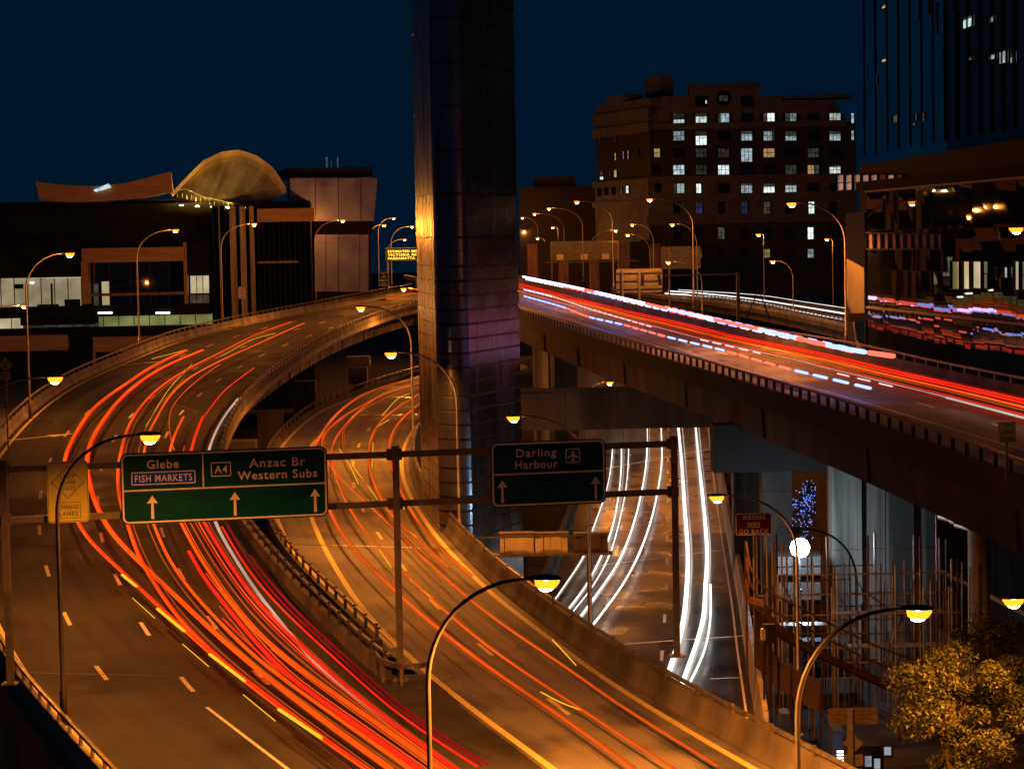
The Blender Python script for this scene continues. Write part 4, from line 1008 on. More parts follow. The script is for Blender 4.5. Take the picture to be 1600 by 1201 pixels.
# --- left building
YB = 300; zg = -.4
pl = Plane(D(-60, 500, YB), D(500, 490, YB + 4)); pl.o.z = 0
LBt = T('museum_building', 'dark low building with brown portal frames and lit office windows at left', 'building', pl.at(25, zg))
def r_(x0, y0, x1, y1): return pl.rect(x0, y0, x1, y1)
def bpart(name, x0, y0, x1, y1, d0, d1, m, parent=None, t=LBt, p=pl):
    u0, u1, v0, v1 = p.rect(x0, y0, x1, y1); return t.part(name, p.box(MB(), u0, u1, v0, v1, d0, d1), m, parent=parent)
wall = bpart('wall', -80, 322, 492, 640, -30, -4.0, 'dark_wall')
bpart('upper_wall', -80, 378, 128, 432, -4, 0, 'dark_wall'); bpart('floor_slab', -80, 482, 330, 490, -4, .6, 'dark_wall'); bpart('floor_slab', -80, 516, 330, 524, -4, .5, 'dark_wall')
bpart('lower_wall', -80, 546, 330, 640, -4, -.4, 'dark_wall')
# lit office storey: back wall, dividers and panes
bpart('lit_interior', -80, 434, 123, 481, -3.9, -3.5, 'room_cream')
for k, x in enumerate(range(-40, 130, 21)):
    u, v0 = pl.hit(x, 481); _, v1 = pl.hit(x, 434)
    LBt.part('mullion', pl.box(MB(), u-.06, u+.06, v0, v1, -.25, -.05), 'sign_black')
    if x < 120: LBt.part('pane', pl.box(MB(), u+.06, u+1.75, v0, v1, -.16, -.13), 'pane_glass')
for x0, y0, x1, y1 in ((18,444,32,451),(54,476,88,480),(97,468,122,480),(75,443,79,481)): bpart('partition', x0, y0, x1, y1, -3.0, -2.6, 'dark_wall')
for x0, y0, x1 in ((44,440,50),): bpart('ceiling_light', x0, y0, x1, y0+3, -2.0, -1.8, 'strip_light')
# lower storey
bpart('lit_interior', 150, 493, 330, 516, -3.9, -3.5, 'room_green'); bpart('lit_interior', -80, 495, 30, 516, -3.9, -3.5, 'room_cream'); bpart('lit_interior', 32, 508, 150, 516, -3.9, -3.6, 'win_dim')
for x in range(-30, 320, 24):
    u, v0 = pl.hit(x, 516); _, v1 = pl.hit(x, 491); LBt.part('mullion', pl.box(MB(), u-.05, u+.05, v0, v1, -.25, -.05), 'sign_black')
bpart('partition', 30, 491, 148, 506, -1.2, -.9, 'dark_wall')
# portal frame with balcony
bpart('portal_head', 129, 388, 289, 407, -2, 1.4, 'brown_clad'); bpart('portal_jamb', 128, 408, 141, 474, -2, 1.38, 'brown_clad')
bpart('portal_back', 141, 407, 290, 482, -3.9, -3.2, 'glass_dark')
for x in (168, 201, 232, 262): bpart('mullion', x-.6, 408, x+.6, 482, -3.2, -3.0, 'sign_black')
for x0, x1, y0, m in ((142,151,443,'win_dim'),(155,168,440,'room_cream'),(143,149,470,'win_dim')): window(LBt, pl, x0, y0, x1, 480, m, -3.2, (1, 2))
rail = bpart('balustrade', 141, 458, 290, 459.2, .9, 1.0, 'rail_steel')
for x in range(145, 290, 20): bpart('baluster', x-.4, 459, x+.4, 481, .92, .98, 'rail_steel', parent=rail)
for x0, x1 in ((154,176),(244,266)): bpart('soffit_light', x0, 487, x1, 489, .61, .75, 'strip_light')
# right bay
bpart('bay_wall', 290, 378, 330, 428, -4, -.5, 'dark_wall'); bpart('bay_column', 286, 378, 294, 482, -3, .2, 'brown_clad')
window(LBt, pl, 295, 431, 325, 458, 'room_cream', -3.2, (3, 1)); window(LBt, pl, 295, 461, 325, 478, 'win_dim', -3.2, (3, 1))
bpart('portal_head', -80, 526, 108, 546, -1, .9, 'brown_clad'); bpart('portal_head', 146, 526, 290, 546, -1, .9, 'brown_clad'); bpart('portal_jamb', 146, 546, 152, 600, -1, .88, 'brown_clad')
# steel-clad shaft
for x0, x1, m in ((331,341,'dark_wall'),(341,349,'steel_clad'),(349,358,'dark_wall'),(358,374,'steel_clad'),(374,389,'steel_clad'),(389,402,'steel_clad')): bpart('cladding_panel', x0+.3, 322, x1-.3, 520, -4, .8 + .2*(x0 % 3), m)
for k in range(11): bpart('louvre', 402+k*8, 345, 409+k*8, 490, -4, -.2 + .1*(k % 2), 'dark_wall')
bpart('roof_edge', 402, 326, 492, 345, -3.9, 1.0, 'brown_clad')
bpart('louvre_beam', 402, 408, 466, 410, .1, .3, 'rail_steel')
# swooping roof fascia at left
mb = MB()
pts = [(58,284),(100,289),(150,291),(200,286),(268,268),(272,300),(230,309),(160,315),(110,316),(64,313)]
mb.prism([pl.at(*pl.hit(x, y), .5) for x, y in pts][::-1], pl.n * 1.0); LBt.part('roof_fascia', mb, 'brown_clad')
mb = MB(); mb.prism([pl.at(*pl.hit(x, y), 1.7) for x, y in ((148,297),(172,287),(176,293),(152,300))][::-1], pl.n * .3); LBt.part('roof_light', mb, 'win_cool')
bpart('roof_body', -80, 316, 270, 378, -26, -6, 'dark_wall')
# --- golden curved shell on the roof
YS = 312; spl = Plane(D(260, 310, YS), D(450, 310, YS))
sh = T('roof_shell', 'golden uplit curved metal shell on the roof of the left building', 'roof', spl.at(6, 0))
lower = [(266,312),(300,318),(340,316),(370,319),(405,324)]
upper = [(268,309),(290,285),(318,258),(345,245),(372,241),(400,250),(425,268),(440,290),(446,300)]
lo = resample([V((*spl.hit(x, y), 0)) for x, y in lower], n=25); hi = resample([V((*spl.hit(x, y), 0)) for x, y in upper], n=25)
mb = MB(); nr = 9
for j in range(nr):
    k = j / (nr - 1)
    for i in range(25):
        p = lo[i].lerp(hi[i], k); mb.v.append(spl.at(p.x, p.y, 5.5 * (1 - k)**1.5 * math.sin(pi * (.12 + .8*i/24)) - 1))
for j in range(nr - 1):
    for i in range(24): mb.f.append((j*25+i, j*25+i+1, (j+1)*25+i+1, (j+1)*25+i))
for i in range(24):
    sm = MB(); jt = RND.uniform(-.12, .12)
    for j in range(nr): sm.v += [mb.v[j*25+i] + spl.n*(jt), mb.v[j*25+i+1] + spl.n*(jt + RND.choice((-.1,.05,.1)) * (j == 0))]
    sm.f = [(2*j, 2*j+1, 2*j+3, 2*j+2) for j in range(nr-1)]
    sm.v += [p - spl.n*.12 for p in sm.v]; k2 = 2*nr
    sm.f += [(k2+2*j+2, k2+2*j+3, k2+2*j+1, k2+2*j) for j in range(nr-1)] + [(2*j+2, k2+2*j+2, k2+2*j, 2*j) for j in range(nr-1)] + [(2*j+1, k2+2*j+1, k2+2*j+3, 2*j+3) for j in range(nr-1)]
    sh.part('shell_strip', sm, 'gold_dark' if i % 7 in (2, 3, 5) else 'gold_shell')
mb = MB()
for i in range(24):
    a, b = hi[i], hi[i+1]; c = V((spl.hit(358, 300)[0], spl.hit(358, 300)[1], 0))
    a2, b2 = a + (a - c) * .10, b + (b - c) * .10
    mb.hexa([spl.at(a.x,a.y,-1.4), spl.at(b.x,b.y,-1.4), spl.at(b.x,b.y,-.2), spl.at(a.x,a.y,-.2), spl.at(a.x*1,a.y+.75,-1.4), spl.at(b.x,b.y+.75,-1.4), spl.at(b.x,b.y+.75,-.2), spl.at(a.x,a.y+.75,-.2)])
sh.part('rim', mb, 'gold_shell')
rail = sh.part('roof_rail', MB().tube([spl.at(*spl.hit(x, y), 6.8) for x, y in ((278,302),(300,296),(330,309),(390,322))], .05, 5), 'rail_steel')
for k in range(16):
    x = 282 + k * 7; y = 300 + k * 1.5
    sh.part('baluster', MB().tube([spl.at(*spl.hit(x, y), 6.8), spl.at(*spl.hit(x, y+8), 6.8)], .035, 5), 'rail_steel', parent=rail)
for k in range(5):
    u, v = spl.hit(296 + k*24, 325 + k*1.2); f = sh.part('uplight', MB().box(spl.at(u, v, 7.6), .5, .4, .3), 'pole_dark')
    sh.part('uplight_lens', MB().box(spl.at(u, v + .30, 7.6), .4, .3, .03), 'uplight_glow', parent=f)
# --- pink panelled block
YK = 330; kp = Plane(D(450, 460, YK), D(590, 455, YK + 3)); kp.o.z = 0
pk = T('panelled_block', 'pinkish metal-panelled block with an overhanging upper part left of the tower', 'building', kp.at(6, 8))
bpart('core', 490, 285, 582, 470, -14, -.3, 'dark_wall', t=pk, p=kp)
xs = [451,491,527,562,588]; ys = [278,290,301,312,323,334,345]
for i in range(4):
    for j in range(6):
        bpart('panel', xs[i]+.4, ys[j]+.3, xs[i+1]-.4 - (j if i == 3 else 0), ys[j+1]-.3, -2, 1.2 + .05*((i+j) % 3), 'pink_clad', t=pk, p=kp)
xs = [491,509,529,562,576]; ys = [366,378,390,402,414,427,440,455]
for i in range(4):
    for j in range(7): bpart('panel', xs[i]+.35, ys[j]+.3, xs[i+1]-.35, ys[j+1]-.3, -2, .1 + .04*((i+2*j) % 3), 'pink_clad', t=pk, p=kp)
bpart('recess_band', 490, 345.5, 584, 365.5, -3, -.8, 'dark_wall', t=pk, p=kp)
for x0, x1, y0, y1 in ((526,529,240,262),(534,535.5,246,262),(544,546,240,262)): bpart('roof_mast', x0, y0, x1, y1, -12, -11.8, 'win_dim', t=pk, p=kp)
bpart('roof_box', 450, 262, 584, 276, -14, -1, 'dark_wall', t=pk, p=kp)

# --- apartment block
YA = 430; ap = Plane(D(1020, 420, YA), D(1340, 415, YA)); ap.o.z = 0
A = T('apartment_block', 'large beige and brick apartment block with many lit windows', 'building', ap.at(18, -8))
def apart(name, x0, y0, x1, y1, d0, d1, m, parent=None): return bpart(name, x0, y0, x1, y1, d0, d1, m, parent, A, ap)
apart('wall', 1018, 196, 1338, 278, -18, 0, 'brick_dark'); apart('wall', 1016, 278, 1338, 345, -18, .15, 'render_beige'); apart('wall', 1018, 345, 1338, 460, -18, .02, 'brick_dark')
apart('wall', 1018, 172, 1312, 196, -18, .1, 'render_beige')
for x0, y0, x1 in ((1016,193,1322),(1014,276,1340),(1014,304,1340),(1010,340,1340)): apart('cornice', x0, y0, x1, y0+4, .16, .7, 'render_beige')
apart('parapet', 1035, 150, 1077, 172, -3, .05, 'render_beige'); apart('gable', 1077, 132, 1186, 172, -3, .12, 'render_beige'); apart('gable_cap', 1075, 131, 1188, 134, -3.2, .5, 'render_beige')
apart('parapet', 1186, 150, 1222, 172, -3, .05, 'render_beige'); apart('parapet', 1222, 158, 1305, 172, -3, .08, 'render_beige'); apart('pergola', 1222, 149, 1332, 152, -6, 1, 'render_beige')
for x in (1240, 1268, 1296): apart('pergola_post', x-1, 152, x+1, 158, -1, -.7, 'wood_dark')
# round window in the gable
c = ap.hit(1131, 153); mb = MB(); rr = 12 * YA / FPX
mb.prism([ap.at(c[0] + rr*math.cos(2*pi*k/28), c[1] + rr*math.sin(2*pi*k/28), .13) for k in range(28)], ap.n * .05); rw = A.part('round_window', mb, 'glass_dark')
u0, v0 = ap.hit(1124, 158); A.part('pane', ap.box(MB(), u0, u0 + 1.6, v0, v0 + 1.1, .19, .2), 'win_dim', parent=rw)
for x0, x1 in ((1087,1105),(1158,1176)): window(A, ap, x0, 151, x1, 166, 'glass_dark', .13, (2,2))
window(A, ap, 1102, 157, 1104, 162, 'win_bright', .3, (1,1)); 
WB, WC, WW, WD, WG, WU = 'win_bright', 'win_cool', 'win_warm', 'win_dim', 'glass_dark', 'win_blue'
cols = [1052,1087,1122,1158,1193,1227,1262,1296]
rows = {177: (192, [WC,WB,WC,WG,WB,WC,WG,WB]), 205: (219, [WC,WB,WG,WC,WC,WC,WG,WC]), 232: (245, [WG,WD,WD,WC,WW,WG,WD,WG]), 258: (272, [WC,WD,WB,WG,WG,WD,WW,WB]),
        287: (301, [WC,WB,WG,WC,WB,WB,WG,WG]), 315: (333, [WG,WU,WG,WU,WD,WG,WB,WG]), 355: (373, [WG,WG,WD,WG,WG,WG,WB,WG]), 389: (402, [WG,WD,WG,WG,WW,WG,WC,WG])}
for y0, (y1, gl) in rows.items():
    for x, g in zip(cols, gl):
        wd = 17 if y0 < 310 else 10
        if y0 == 287 and x == 1087: wd = 8
        yy = y1 + (7 if (y0 == 205 and x == 1087) or (y0 == 232 and x == 1158) else 0)
        window(A, ap, x, y0, x + wd, yy, g, .12 if y0 in (177, 287, 315) else .03, (3, 2) if wd > 12 else (2, 2))
        if y0 == 177 and g != WG:
            for dx in (-6, wd + 1): apart('shutter', x + dx, y0, x + dx + 5, y1, .11, .2, 'brick_dark')
for y0, y1, g in ((177,192,WC),(204,218,WC)): window(A, ap, 1330, y0, 1334, y1, g, .03, (1,2))
window(A, ap, 1022, 232, 1031, 245, WW, .03, (2,2)); window(A, ap, 1022, 258, 1031, 272, WG, .03, (2,2)); window(A, ap, 1024, 287, 1032, 299, WG, .17, (2,2))
# left wing turned away
lw = Plane(D(930, 420, YA + 26), D(1018, 420, YA)); lw.o.z = 0
Wg = T('apartment_wing', 'dim left wing of the apartment block with narrow lit windows and a roof tank', 'building', lw.at(4, -8))
def wp(name, x0, y0, x1, y1, d0, d1, m): return bpart(name, x0, y0, x1, y1, d0, d1, m, None, Wg, lw)
wp('wall', 931, 200, 1017, 284, -10, 0, 'brick_dark'); wp('wall', 931, 284, 1017, 460, -10, .2, 'render_beige'); wp('wall', 931, 166, 1017, 200, -10, .1, 'render_beige')
wp('parapet', 945, 152, 976, 166, -4, .05, 'render_beige'); wp('parapet', 996, 160, 1017, 166, -4, .06, 'render_beige'); wp('roof_tank', 973, 121, 995, 152, -8, -5, 'render_beige')
for y in (180, 202, 284, 316): wp('cornice', 930, y, 1018, y + 3.5, .2, .7, 'render_beige')
for x0, x1, y0, y1, g in ((938,944,268,280,WB),(952,955,266,276,WD),(960,965,264,276,WW),(952,954,240,250,WD),(961,964,239,250,WW),(974,976,236,248,WC),(981,984,235,248,WW),(999,1000,233,245,WD),(980,985,290,301,WB),(971,975,291,302,WD),(958,963,292,303,WG),(947,952,293,304,WG),(936,941,295,306,WG),(936,938,216,226,WD),(961,963,212,222,WD)):
    window(Wg, lw, x0, y0, x1, y1, g, .22 if y0 > 284 else .03, (1, 2))
q = D(875, 300, 480); single('low_building', MB().box((q.x, 490, -8), 18, 20, 17.5+8+11.5).box((q.x-1, 489, 29.003), 9, 14, 2.2), 'brick_dark', 'faint stepped building between the tower and the apartment block', 'building', (q.x, 490, -8))
# street-level frontage behind the signs
t = T('shopfront_row', 'dark reddish frontage below the apartment block behind the sign backs', 'building', D(950, 450, 415))
for k in range(14):
    a, b = D(825 + k*16, 450, 415), D(840 + k*16, 405, 415); t.part('bay', MB().box(((a.x+b.x)/2, 416, 0), b.x-a.x, 2, b.z + 3 + (k % 3)*.4), 'brick_dark' if k % 3 else 'curtain')

# --- glass building at right
bp_ = Plane(V((34.2, 212, 0)), V((38.9, 128, 0)))
f0 = V((25.3, 154, 0)); f1 = V((33.2, 75, 0)); gp = Plane(f0, f1)
GB = T('glass_building', 'dark glass-fronted building at right reflecting the traffic lights', 'building', gp.at(30, -8))
LG = (f1 - f0).length; NX, NZ = 20, 9; zt = 20.4; zb_ = -4
for i in range(NX):
    for j in range(NZ):
        u0, u1 = LG*i/NX, LG*(i+1)/NX; v0, v1 = zb_ + (zt-zb_)*j/NZ, zb_ + (zt-zb_)*(j+1)/NZ
        e = [RND.uniform(-.02, .02) for _ in range(4)]
        mb = MB().hexa([gp.at(u0+.03,v0+.03,-.1), gp.at(u1-.03,v0+.03,-.1), gp.at(u1-.03,v0+.03,e[0]), gp.at(u0+.03,v0+.03,e[1]), gp.at(u0+.03,v1-.03,-.1), gp.at(u1-.03,v1-.03,-.1), gp.at(u1-.03,v1-.03,e[2]), gp.at(u0+.03,v1-.03,e[3])])
        GB.part('glass_panel', mb, 'glass_dark')
GB.part('core', gp.box(MB(), .2, LG-.2, -8, zt - .1, -8, -.12), 'dark_wall')
for v in (zb_ + (zt-zb_)*k/NZ for k in (0, 2, 4, 6, 9)): GB.part('transom', gp.box(MB(), -.1, LG+.1, v-.07, v+.07, -.05, .16), 'gantry_steel')
GB.part('roof_slab', gp.box(MB(), -1.2, LG+1, zt + .1, zt + .7, -8, .5), 'black_clad')
for x0, y0, x1, y1, g in ((1492,408,1506,451,'room_green'),(1510,408,1522,451,'room_cream'),(1525,408,1540,450,'room_cream'),(1591,408,1600,452,'room_cream'),(1562,418,1566,432,'room_white'),(1574,417,1582,433,'room_white')):
    window(GB, gp, x0, y0, x1, y1, g, .10, (1, 1))
for k in range(10): window(GB, gp, 1360 + k*12, 364 + k*.3, 1370 + k*12, 388, 'curtain', .10, (1, 1))
GB.part('end_wall', bp_.box(MB(), -9, -.15, -8, 19.5, -13, -.4), 'brick_dark')
# terrace storey with pale curtains
up_ = bp_.sub(0, 0, -3)
for k in range(8): window(GB, up_, 1311 + k*13.2, 274 + .0*k, 1322 + k*13.2, 296 - k*.4, 'win_curtain' if k in (0,1,2,3,4,6) else 'curtain', .1, (1, 2))
GB.part('terrace_wall', up_.box(MB(), -14, 90, -8, 24.5, -6, .02), 'black_clad')
# --- dark high-rise above it
hp_ = bp_.sub(0, 0, -10)
HR = T('high_rise', 'unlit dark high-rise at upper right with a few cool lit windows', 'building', hp_.at(30, -8))
HR.part('body', hp_.box(MB(), -6, 105, -8, 75, -25, 0), 'glass_dark')
for x in range(1352, 1600, 18): 
    u = hp_.hit(x, 150)[0]; HR.part('fin', hp_.box(MB(), u-.07, u+.07, 26.5, 74, .01, .25), 'glass_dark')
for x0, y0, x1, y1, g in ((1439,0,1441,30,WD),(1453,0,1455,22,WC),(1464,5,1467,51,WC),(1491,-5,1493,18,WC),(1506,29,1522,40,WC),(1546,27,1556,33,WC),(1547,86,1558,91,WC),(1563,82,1575,97,WC),(1580,82,1588,97,WC),(1397,181,1405,190,WD),(1431,177,1436,188,WD),(1441,177,1448,188,WD),(1433,258,1437,268,WD),(1443,257,1447,268,WD),(1550,235,1562,261,'room_white'),(1567,233,1578,260,'room_white'),(1583,232,1591,260,'room_white'),(1503,240,1514,264,WD),(1369,119,1374,129,WU),(1515,90,1522,92,WW),(1379,93,1387,95,WW),(1379,9,1387,11,WW),(1427,193,1433,195,WW)):
    window(HR, hp_, x0, y0, x1, y1, g, .02, (1, 1), fw=.04)

# ------------------------------------------------------------------ construction site under the right deck
SC = T('scaffold', 'tall tube scaffold in front of the pier wall under the right deck', 'scaffold', D(1320, 1150, 112))
tops = [(1165,842),(1182,835),(1190,832),(1198,838),(1207,846),(1213,834),(1221,848),(1229,858),(1240,868),(1268,862),(1283,832),(1292,838),(1303,884),(1318,878),(1327,893),(1356,836),(1367,832),(1381,905),(1395,900),(1428,835),(1438,836),(1463,777),(1468,840),(1478,842),(1487,872),(1496,874),(1503,878),(1515,886)]
for i, (x, y) in enumerate(tops):
    Y = 110 + (i % 3) * 2.2 + (x - 1165) / 60; a = D(x, y, Y)
    SC.part('standard', MB().tube([V((a.x, Y, -8)), a], .055 if i % 4 else .07, 6), 'scaffold_steel' if i % 5 else 'scaffold_rust')
for k in range(34):
    x = 1176 + k * 9.6 + RND.uniform(-3, 3); Y = RND.choice((108.5, 111.2, 115.5, 118)); a = D(x, RND.uniform(860, 950), Y)
    SC.part('standard', MB().tube([V((a.x, Y, -8)), a], .045, 6), RND.choice(('scaffold_steel', 'scaffold_steel', 'scaffold_rust')))
for k in range(9):
    y = 885 + k * 21; Y = RND.choice((108.5, 111.2, 115.5, 118)); x0 = RND.uniform(1180, 1300); a, b = D(x0, y, Y), D(x0 + RND.uniform(90, 190), y, Y); b.z = a.z
    SC.part('ledger', MB().tube([a, b], .035, 6), 'scaffold_rust')
for k in range(10):
    x, y = RND.uniform(1190, 1450), RND.uniform(900, 1000); SC.part('brace', MB().tube([D(x, y, 116), D(x + RND.choice((-30, 30)), y + 60, 116)], .035, 6), 'scaffold_rust')
for y, x0, x1, Y in ((898,1230,1480,110),(930,1180,1490,112.3),(962,1175,1500,110),(992,1180,1490,114.6),(1012,1260,1500,110),(1035,1290,1500,112.3),(1060,1230,1500,114.6)):
    a, b = D(x0, y, Y), D(x1, y, Y); b.z = a.z; SC.part('ledger', MB().tube([a, b], .045, 6), 'scaffold_steel')
for x0, y0, x1, y1 in ((1220,905,1262,990),(1395,1005,1430,905),(1345,920,1405,960),(1455,1000,1490,900)):
    SC.part('brace', MB().tube([D(x0,y0,113), D(x1,y1,113)], .04, 6), 'scaffold_rust')
for x0, x1, y in ((1300,1480,957),(1325,1490,1008),(1200,1290,975)):
    a, b = D(x0, y, 113), D(x1, y, 113)
    for k in range(3): SC.part('plank', MB().box(((a.x+b.x)/2, 112.5 + k*.33, a.z), b.x-a.x, .3, .05), 'scaffold_steel')
WK = T('curved_walkway', 'rust-brown curving walkway with handrails descending through the scaffold', 'walkway', D(1300, 1100, 106))
for dy, m, r in ((0,'scaffold_rust',.05),(26,'scaffold_rust',.05),(60,'scaffold_rust',.05)):
    c = spline([D(x, y + dy, 104 + (x-1165)/70) for x, y in ((1166,845),(1176,895),(1200,922),(1250,948),(1320,985),(1400,1020),(1490,1045))], .6)
    WK.part('handrail', MB().tube(c, r, 6), m)
c = spline([D(x, y, 104 + (x-1165)/70) for x, y in ((1170,930),(1182,955),(1210,980),(1260,1008),(1330,1040),(1400,1072),(1490,1100))], .8)
WK.part('deck', MB().sweep(c, [(-.1,-.35),(1.4,-.35),(1.4,0),(-.1,0)]), 'scaffold_rust')
for p in c[::3]: WK.part('post', MB().tube([p + V((0,0,-.3)), p + V((0,0,2.3))], .035, 6), 'scaffold_rust')
HD = T('hoarding_wall', 'brown panelled site hoarding right of the lower road wall', 'hoarding', D(1230, 1110, 98))
hpts = [(1178,945,1040),(1194,960,1052),(1205,1010,1062),(1216,1030,1075),(1236,1040,1085),(1252,1048,1098),(1282,1064,1112)]
for (x0, y0, b0), (x1, y1, b1) in zip(hpts, hpts[1:]):
    Y = 100
    for k in range(2):
        q = [D(x0+.5, b0+(y0-b0)*k/2, Y), D(x1-.5, b1+(y1-b1)*k/2, Y), D(x1-.5, b1+(y1-b1)*(k+.97)/2, Y), D(x0+.5, b0+(y0-b0)*(k+.97)/2, Y)]
        HD.part('panel', MB().prism(q, (0, .12, 0)), 'hoarding')
    HD.part('post', MB().tube([D(x1, b1+40, Y-.1), D(x1, y1-4, Y-.1)], .05, 6), 'scaffold_rust')
# signal back on a post, overhead sign back, diamond back
t = T('traffic_signal', 'black traffic signal seen side-on before the hoarding', 'signal', D(1198, 1090, 97))
a = D(1202, 1003, 97); t.part('housing', MB().box(a, .55, .35, .85), 'sign_black'); t.part('backing_board', MB().box(a + V((-.28,-.05,.15)), .18, .3, .5), 'cabinet'); q = D(1198, 1090, 97); t.part('post', MB().tube([V((a.x,97.1,-8)), V((a.x,97.1,a.z))], .06, 8), 'pole_dark')
t, p_, W, H = sign_back('brown overhead sign back low beside the tree', 1294, 1106, 1372, 1131, 88, -8, (.42,), 'hoarding', 2)
dd = D(1333, 1160, 88); pl2 = Plane(dd, dd + V((1,0,0)))
t = T('road_sign', 'back of a diamond sign below the brown overhead sign', 'road sign', V((dd.x, 88.2, -8)))
t.part('panel', plate(pl2, [(0,.42),(-.42,0),(0,-.42),(.42,0)], -.04, 0), 'sign_back'); t.part('plate', plate(pl2, roundrect(-.4,.4,-.95,-.47,.05), -.04, 0), 'sign_back'); t.part('post', MB().tube([V((dd.x, 88.15, -8)), V((dd.x, 88.15, dd.z+.4))], .06, 8), 'pole_steel')
# site floodlight
a = D(1250, 855, 124)
t = T('floodlight', 'blinding white site floodlight on a mast under the right deck', 'floodlight', V((a.x, 124.2, -8)))
t.part('mast', MB().tube([V((a.x, 124.4, -8)), V((a.x, 124.4, a.z+.3))], .07, 8), 'pole_steel'); h = t.part('housing', MB().tube([a + V((0,.85,0)), a + V((0,.45,0))], [.12,.2], 16), 'pole_dark')
t.part('lens', MB().tube([a + V((0, -.55*math.cos(pi*k/12), 0)) for k in range(13)], [.55*math.sin(pi*k/12) + .004 for k in range(13)], 20), 'flood_glow', smooth=True, parent=h)
for dx, dy in ((0, 34), (0, 62)):
    q = D(1252 + dx, 855 + dy, 126); single('site_container', MB().box((q.x, 127.5, q.z - .8), 2.6 - abs(dx)*.03, 2.2, 1.5), 'concrete_dark', {34: 'pale site cabin directly below the floodlight', 62: 'lower pale site cabin below the floodlight', -30: 'pale panel box left of the floodlight behind the wrong-way sign'}[dy], 'site cabin', (q.x, 127.5, q.z - .8))
# blue-lit tree seen through the pier opening
q = D(1258, 800, 142); BT = T('tree', 'small tree wrapped in blue fairy lights seen between the piers', 'tree', V((q.x, 142, -8)))
BT.part('trunk', MB().tube([V((q.x,142,-8)), V((q.x+.1,142,-3)), V((q.x,142,q.z))], [.16,.12,.05], 8), 'bark')
mb = MB(); mc = MB()
for k in range(520):
    py_ = RND.triangular(748, 850, 770); px_ = RND.choice((RND.gauss(1262, 7), RND.gauss(1244 + (py_-800)*.1, 6) if py_ > 778 else RND.gauss(1263, 5))); s = .05 if k % 2 else .16
    px_ = min(1274, max(1237, px_)); c = D(px_, py_, 142 + RND.uniform(-1, 1))
    v1 = V((RND.uniform(-1,1), RND.uniform(-1,1), RND.uniform(-1,1))).normalized(); v2 = v1.orthogonal().normalized()
    (mc if k % 2 == 0 else mb).add([c - v1*s, c + v2*s*.7, c + v1*s, c - v2*s*.7], [(0,1,2,3)])
BT.part('crown', mc, 'leaf_dark'); BT.part('fairy_lights', mb, 'led_blue')
# blue tarps and lit cabins low at right
for l, x0, y0, x1, y1, Y, m in (('blue tarpaulin sheet behind the walkway', 1215, 1000, 1330, 1060, 119, 'tarp_blue'), ('small blue-lit tent at the foot of the hoarding', 1219, 1114, 1238, 1150, 98, 'tarp_blue'), ('blue tent beside the diamond sign', 1300, 1140, 1322, 1180, 96, 'tarp_blue')):
    a, b = D(x0, y1, Y), D(x1, y0, Y); mb = MB()
    mb.prism([a, V((b.x, Y, a.z)), V((b.x - (b.x-a.x)*.15, Y, b.z)), V((a.x + (b.x-a.x)*.1, Y, b.z))], (0, 1.2, 0))
    single('tarpaulin', mb, m, l, 'tarpaulin', a)
t = T('site_cabin', 'lit white site cabin low at right beside the tree', 'site cabin', D(1355, 1195, 92))
a, b = D(1335, 1201, 92), D(1376, 1172, 92); t.part('wall', MB().box(((a.x+b.x)/2, 93.1, -8), b.x-a.x+.3, 2, b.z + 8.2), 'dark_wall')
cp = Plane(V((a.x, 92, 0)), V((b.x, 92, 0))); cp.o.z = 0
for x0, x1, y0, y1 in ((1350,1362,1178,1196),(1364,1375,1182,1199),(1380,1392,1164,1178)): window(t, cp, x0, y0, x1, y1, 'room_white', .0, (1,1))
t = T('light_box', 'white lit striped cabin door between the tent and the diamond sign', 'light', D(1314, 1180, 95)); 
for k in range(4): a = D(1314, 1174 + k*5, 95); t.part('tube', MB().box(a, .35, .08, .06), 'strip_light')
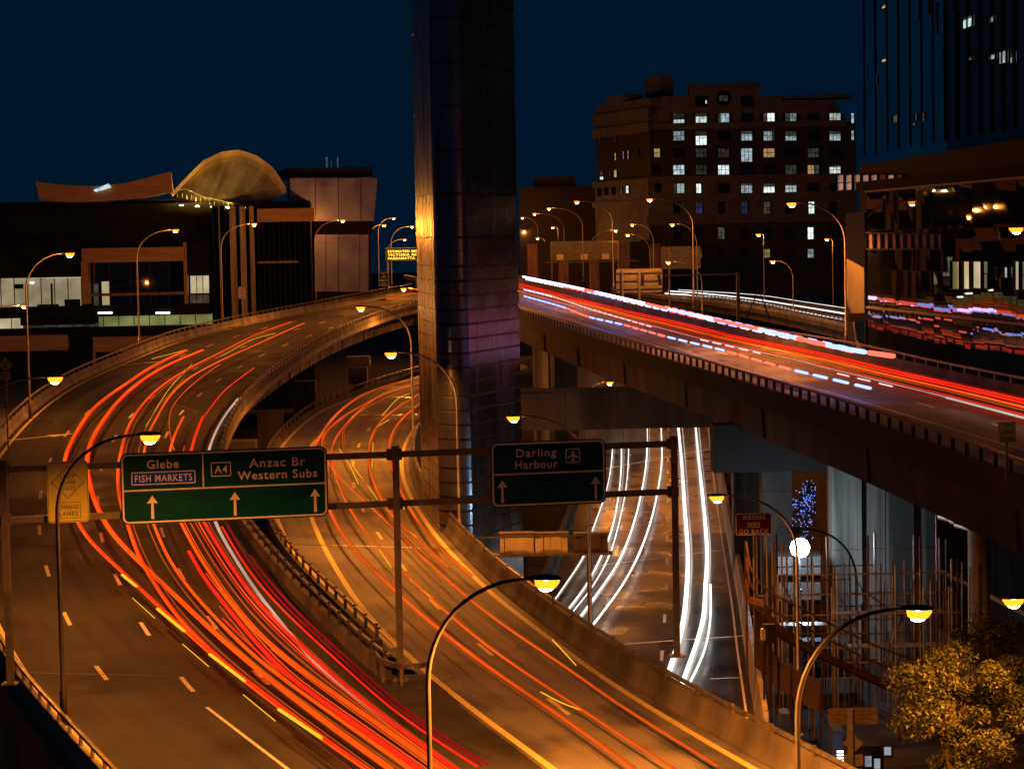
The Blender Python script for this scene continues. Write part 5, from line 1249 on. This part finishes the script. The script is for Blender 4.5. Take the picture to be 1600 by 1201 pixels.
# orange-lit wall and opening at far right
t = T('site_wall', 'orange-lit concrete wall with columns at the far right edge', 'wall', D(1575, 930, 140))
for x0, x1, m in ((1550,1565,'concrete'),(1567,1574,'concrete_dark'),(1577,1612,'concrete')):
    a, b = D(x0, 920, 140), D(x1, 846, 140); t.part('wall_panel', MB().box(((a.x+b.x)/2, 141, -8), b.x-a.x, .6, b.z + 8), m)
a = D(1575, 852, 138); t.part('light_fitting', MB().box(a, 1.2, .3, .12), 'strip_light')
a = D(1505, 885, 135); single('site_container', MB().box((a.x, 135, a.z - .9), 1.0, 1, 1.3), 'hoarding', 'small orange cabinet between the pier wall and the round column', 'cabinet', (a.x, 135, a.z-.9))

# ------------------------------------------------------------------ trees
def tree(label, px, py, Y, rx, ry, nclump, nleaf, leafm, ls, seed, flat=.8):
    rn = random.Random(seed); c = D(px, py, Y); k = Y / FPX
    base = V((c.x + .4, Y + .3, -8)); t = T('tree', label, 'tree', base)
    top = c + V((0, 0, ry*k*.3))
    t.part('trunk', MB().tube([base, base.lerp(c, .5) + V((.15,0,0)), c, top], [.24,.18,.12,.04], 9), 'bark', smooth=True)
    ctr = []
    while len(ctr) < nclump:
        p = V((rn.uniform(-1,1), rn.uniform(-1,1), rn.uniform(-1,1)))
        if .35 < p.length < 1: ctr.append(c + V((p.x*rx*k, p.y*rx*k*.9, p.z*ry*k*flat)))
    mb = MB()
    for q in ctr[::2]: t.part('branch', MB().tube([base.lerp(c, rn.uniform(.65, 1)), (c + q)/2 + V((0,0,.1)), q], [.09,.055,.02], 6), 'bark')
    for q in ctr:
        rad = rn.uniform(.35, 1.05) * rx * k * .34
        for _ in range(nleaf):
            d = V((rn.gauss(0,1), rn.gauss(0,1), rn.gauss(0,1))).normalized() * rad * rn.uniform(.45, 1.05)
            p = q + V((d.x, d.y, d.z*.75)); a = V((rn.uniform(-1,1), rn.uniform(-1,1), rn.uniform(-.7,.5))).normalized(); b = a.cross(V((rn.uniform(-.4,.4), rn.uniform(-.4,.4), 1))).normalized()
            s = ls * rn.uniform(.5, 1.5)
            mb.add([p - a*s, p + b*s*.5, p + a*s, p - b*s*.5], [(0,1,2,3)])
    t.part('crown', mb, leafm)
    return t
tree('leafy tree lit orange by the lamp at the lower right corner', 1488, 1108, 76, 122, 116, 42, 520, 'leaf', .075, 3)
tree('second leafy tree crown cut by the right frame edge', 1610, 1095, 80, 95, 120, 32, 480, 'leaf', .085, 5)
tree('dark tree top behind the orange-lit tree, near the round column', 1545, 1000, 96, 70, 55, 24, 220, 'leaf_dark', .09, 9)
